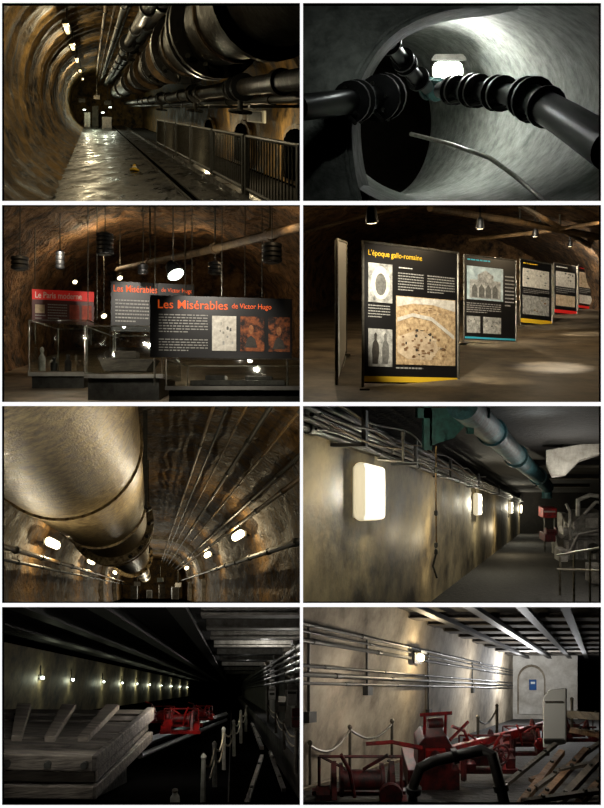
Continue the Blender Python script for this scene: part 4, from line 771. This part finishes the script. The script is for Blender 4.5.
for i,(Y,b0,b1) in enumerate([(9.2,-62,20),(11.5,-62,-4),(15.6,-62,30),(21,-62,-4)]):
    t=thing('wall_conduit',R.p(-268,b1,Y),'vertical conduit on the pale wall, %s from the left'%ORD[i],'conduit','vertical conduits on the pale wall')
    MB().tube([R.p(-268,b0,Y),R.p(-268,b1,Y)],.02,8).build('tube',m_rail,t,pn); MB().rbox(R,-270,-264,b1,b1+10,Y-.12,Y+.12).build('junction_box',m_rail,t,pn,False)
t=thing('wall_lamp',R.p(-262,-40,14.3),'single warm glowing lamp on the pale wall','lamp')
MB().rbox(R,-264,-261,-56,-38,14.1,14.6).build('back_plate',m_rail,t,None,False); MB().rbox(R,-261,-254,-52,-41,14.2,14.5).build('diffuser',m_glow,t,None,True,.05,seg=3); MB().rbox(R,-263,-252,-56,-52.5,14.1,14.6).build('hood',m_rail,t,None,False)
light(R.p(-236,-44,14.2),60,(1,.8,.5),.04)
for p,e,c_ in (((530,672,26.5),420,(.97,.98,1)),((470,674,12),60,(1,.93,.82)),((400,694,10),32,(1,.9,.78)),((515,682,20),200,(1,.97,.93)),((380,724,7.7),9,(1,.9,.78)),((560,735,8.4),8,(1,.9,.75)),((578,672,26),90,(.97,.98,1)),((450,706,8.2),7,(1,.9,.8)),((330,650,8.2),3,(1,.85,.7))): light(W(*p),e,c_,.06)  # fixture-less fill added for the walls and machinery
t=thing('arched_doorway',W(531,706,30.9),'broad shallow arched recess in the bright plaster end wall','doorway')
def archpx(x0,x1,ys_,yb,n=10): 
    c=(x0+x1)/2; r=(x1-x0)/2; return [(x0,yb),(x0,ys_)]+[(c-r*math.cos(j*math.pi/n),ys_-r*1.1*math.sin(j*math.pi/n)) for j in range(1,n)]+[(x1,ys_),(x1,yb)]
MB().poly([W(x,y,30.97) for x,y in archpx(517.5,545.5,680,714)],(0,.04,0)).build('surround',m_concl,t,pn,False)
MB().poly([W(x,y,30.93) for x,y in archpx(519,544,681,714)],(0,.04,0)).build('recess',m_plaster,t,pn,False)
t=thing('wall_sign',W(533,690,30.7),'small blue sign inside the arched recess of the plaster end wall','sign')
MB().pbox(529.5,680,536.5,690,30.8,.06).build('plate',m_blue,t,pn,False); MB().pbox(531,682,535,684,30.77,.03).build('emblem',m_txt,t,pn,False)
t=thing('hoist',W(430,775,9),'tall red hoist with levers in the centre of the machinery','hoist')
MB().pbox(408,770,460,792,9,.6).build('base',m_redd,t,pn,False,.01); MB().poly([W(418,772,9),W(418,746,9),W(424,738,9),W(446,736,9),W(452,746,9),W(452,772,9)],(0,.35,0)).build('gearbox',m_redd,t,pn,False,.01)
for x in (424,445): MB().ptube([(x,738,9.1),(x+1,714,9.1)],1.5,4).build('column',m_red,t,pn)
MB().ptube([(420,715,9.1),(452,713,9.1)],1.8,4).build('crossbar',m_red,t,pn); MB().lathe(W(435,723,9.1),(1,.1,0),[(-.1,.03),(-.1,.06),(.1,.06),(.1,.03)],12).build('pulley',m_redd,t,pn)
MB().ptube([(422,748,9),(392,742,9),(366,744,9)],[2.4,2,1.8],8).build('lever',m_red,t,pn); MB().ptube([(450,740,9.1),(468,722,9.4)],1.5,8).build('lever',m_red,t,pn)
MB().pbox(426,750,446,764,8.92,.06).build('cover_plate',m_red,t,pn,False,.01); MB().lathe(W(436,757,8.86),(0,-1,0),[(-.03,.03),(-.03,.07),(.05,.06),(.05,.03)],14).build('hub',m_redd,t,pn)
for i,a in enumerate([(362,820,8.1,88,'large maroon winch filling the near left of the machinery'),(488,774,9.9,54,'worn red winch with open frame right of the tall hoist'),(526,756,11.6,42,'worn red winch beside the upright pale slab'),(580,742,13.5,34,'dark red winch right of the upright pale slab')]):
    winch(*a,'red winches of the pale hall',m_red if i in(1,2) else m_redd,m_redd,pn,flip=1 if i%2 else -1,wheel=i==1,drum=i in(0,2))
t=thing('red_gantry',W(500,760,11),'long red beam running back along the machinery toward the pale slab','beam')
a_,b_=W(448,752,9.2),W(556,722,14); n_=V((0,0,.07)); s_=V((.06,.0,0))
MB().box8([a_-s_+n_,b_-s_+n_,b_-s_-n_,a_-s_-n_,a_+s_+n_,b_+s_+n_,b_+s_-n_,a_+s_-n_]).build('long_beam',m_red,t,pn,False,.01)
for q_ in (.1,.5,.9): c=a_.lerp(b_,q_); MB().tube([c,c+V((0,0,-.45))],.04,4).build('leg',m_redd,t,pn,False)
for q_ in (.3,.7): MB().lathe(a_.lerp(b_,q_)+V((0,0,.07)),(0,0,1),[(-.02,.05),(.03,.05),(.1,.02)],10).build('cap',m_redd,t,pn)
t=thing('machine_rail',W(360,792,8.8),'long maroon rail running back behind the hoist','rail'); a=W(360,796,8.8);b=W(452,772,10); MB().tube([a,b],.06,4).build('rail',m_redd,t,pn,False)
for q_ in (.2,.5,.8): c=a.lerp(b,q_); MB().box8([c+V((dx,dy,dz)) for dy in(-.08,.08) for dx,dz in((-.05,0),(.05,0),(.05,-.3),(-.05,-.3))]).build('foot',m_railk,t,pn,False)
t=thing('crane_arm',W(500,806,8),'thick dark angled steel arm rising across the foreground machinery','machine arm')
MB().ptube([(412,812,7.8),(414,784,7.8),(420,768,7.8),(434,761,7.9),(482,750,7.9),(492,754,7.8),(507,812,7.6)],[5,5,5.2,5.2,5.4,5.6,5.6],14).build('arm',m_railk,t,pn)
for p,d in (((455,756,7.9),(475,751.5,7.9)),((501,788,7.7),(505,803,7.65)),((414,790,7.8),(413,805,7.8))): ring(MB(),p,d,7.4*8/F,.03).build('collar',m_black,t,pn)
t=thing('upright_slab',W(554,746,11),'large upright pale slab at the right behind the winches','slab')
MB().poly([W(543,748,11),W(543,697,11),W(549,690,11),W(566,688,11),W(566,744,11)],R.p(0,0,11.3)-R.p(0,0,11)).build('slab',m_whitep,t,pn,False,.02); MB().pbox(545,740,565,744,10.95,.05).build('foot_strap',m_rail,t,pn,False); MB().pbox(546,702,564,703.4,10.96,.04).build('band',m_concg,t,pn,False)
light(W(534,712,9.8),11,(1,.96,.9),.05)  # fill added beside the pale slab
for i,(A,B,w_,m,lb) in enumerate([((516,810,7.8),(562,752,9.4),3.2,m_woodt,'tan timber slanting up beside the dark arm'),((532,810,7.8),(586,750,9.2),3.2,m_woodt,'tan timber slanting up toward the right edge'),((552,810,7.7),(602,756,8.8),3.4,m_wood,'brown timber slanting up at the bottom right corner'),((572,810,7.5),(606,776,8.1),3,m_woodt,'short tan timber at the bottom right corner'),((522,802,7.6),(606,790,7.7),2.4,m_wood,'low grey plank crossing the bottom right corner'),((536,788,8.3),(604,740,9.8),2.2,m_wood,'grey plank stacked under the tan timbers'),((530,780,8.8),(580,764,9.2),2.2,m_woodt,'broken tan plank lying across the slanting timbers'),((506,784,9),(556,744,10.6),2.4,m_wood,'grey timber slanting behind the tan timbers'),((560,770,8.6),(606,760,8.9),2,m_wood,'broken grey plank near the right edge'),((570,714,12.5),(606,717,11),6,m_wood,'grey horizontal timber at the right edge'),((572,730,11.5),(606,736,10.5),4,m_woodt,'lower tan horizontal timber at the right edge')]): beam(A,B,w_,m,lb,pn,'stacked timbers')
beam((303,790,8.9),(412,756,11),2.2,m_concl,'pale ledge edge running behind the machinery',pn,None,'ledge','ledge')
for i,(x,Y,yt,yb) in enumerate([(310,9.2,744,790),(350,10.4,728,770),(392,11.6,722,758),(478,13,718,750),(497,15,706,735),(572,13,700,730)]):
    t=thing('chain_post',W(x,yb,Y),'slim grey chain post amid the red machinery, %s from the left'%ORD[i],'post','chain posts')
    MB().ptube([(x,yb,Y),(x,yt,Y)],1.5,8).build('shaft',m_steel,t,pn); MB().lathe(W(x,yt,Y),(0,0,1),[(-.02,.02),(0,.035),(.03,.035),(.05,.01)],8).build('cap',m_steel,t,pn)
for i,(A,B) in enumerate([((310,746,9.2),(350,730,10.4)),((350,730,10.4),(392,724,11.6)),((478,720,13),(497,708,15))]):
    a=W(*A);b=W(*B); tag(MB().tube([a.lerp(b,j/8)+V((0,0,-.18*math.sin(math.pi*j/8))) for j in range(9)],.018,6).build('barrier_chain',m_steel,None,pn),'sagging chain between the slim posts, %s from the left'%['first','second','last'][i],'chain','barrier chains')

# ---------- world, camera
w=bpy.data.worlds.new('World'); scn.world=w; w.use_nodes=True
w.node_tree.nodes['Background'].inputs[0].default_value=(0,0,0,1); w.node_tree.nodes['Background'].inputs[1].default_value=0
cd=bpy.data.cameras.new('Camera'); cd.sensor_fit='VERTICAL'; cd.sensor_height=36; cd.sensor_width=36; cd.lens=F/808*36; cd.clip_end=500
co=bpy.data.objects.new('Camera',cd); col.objects.link(co); co.location=CAM; co.rotation_euler=(math.pi/2,0,0); scn.camera=co
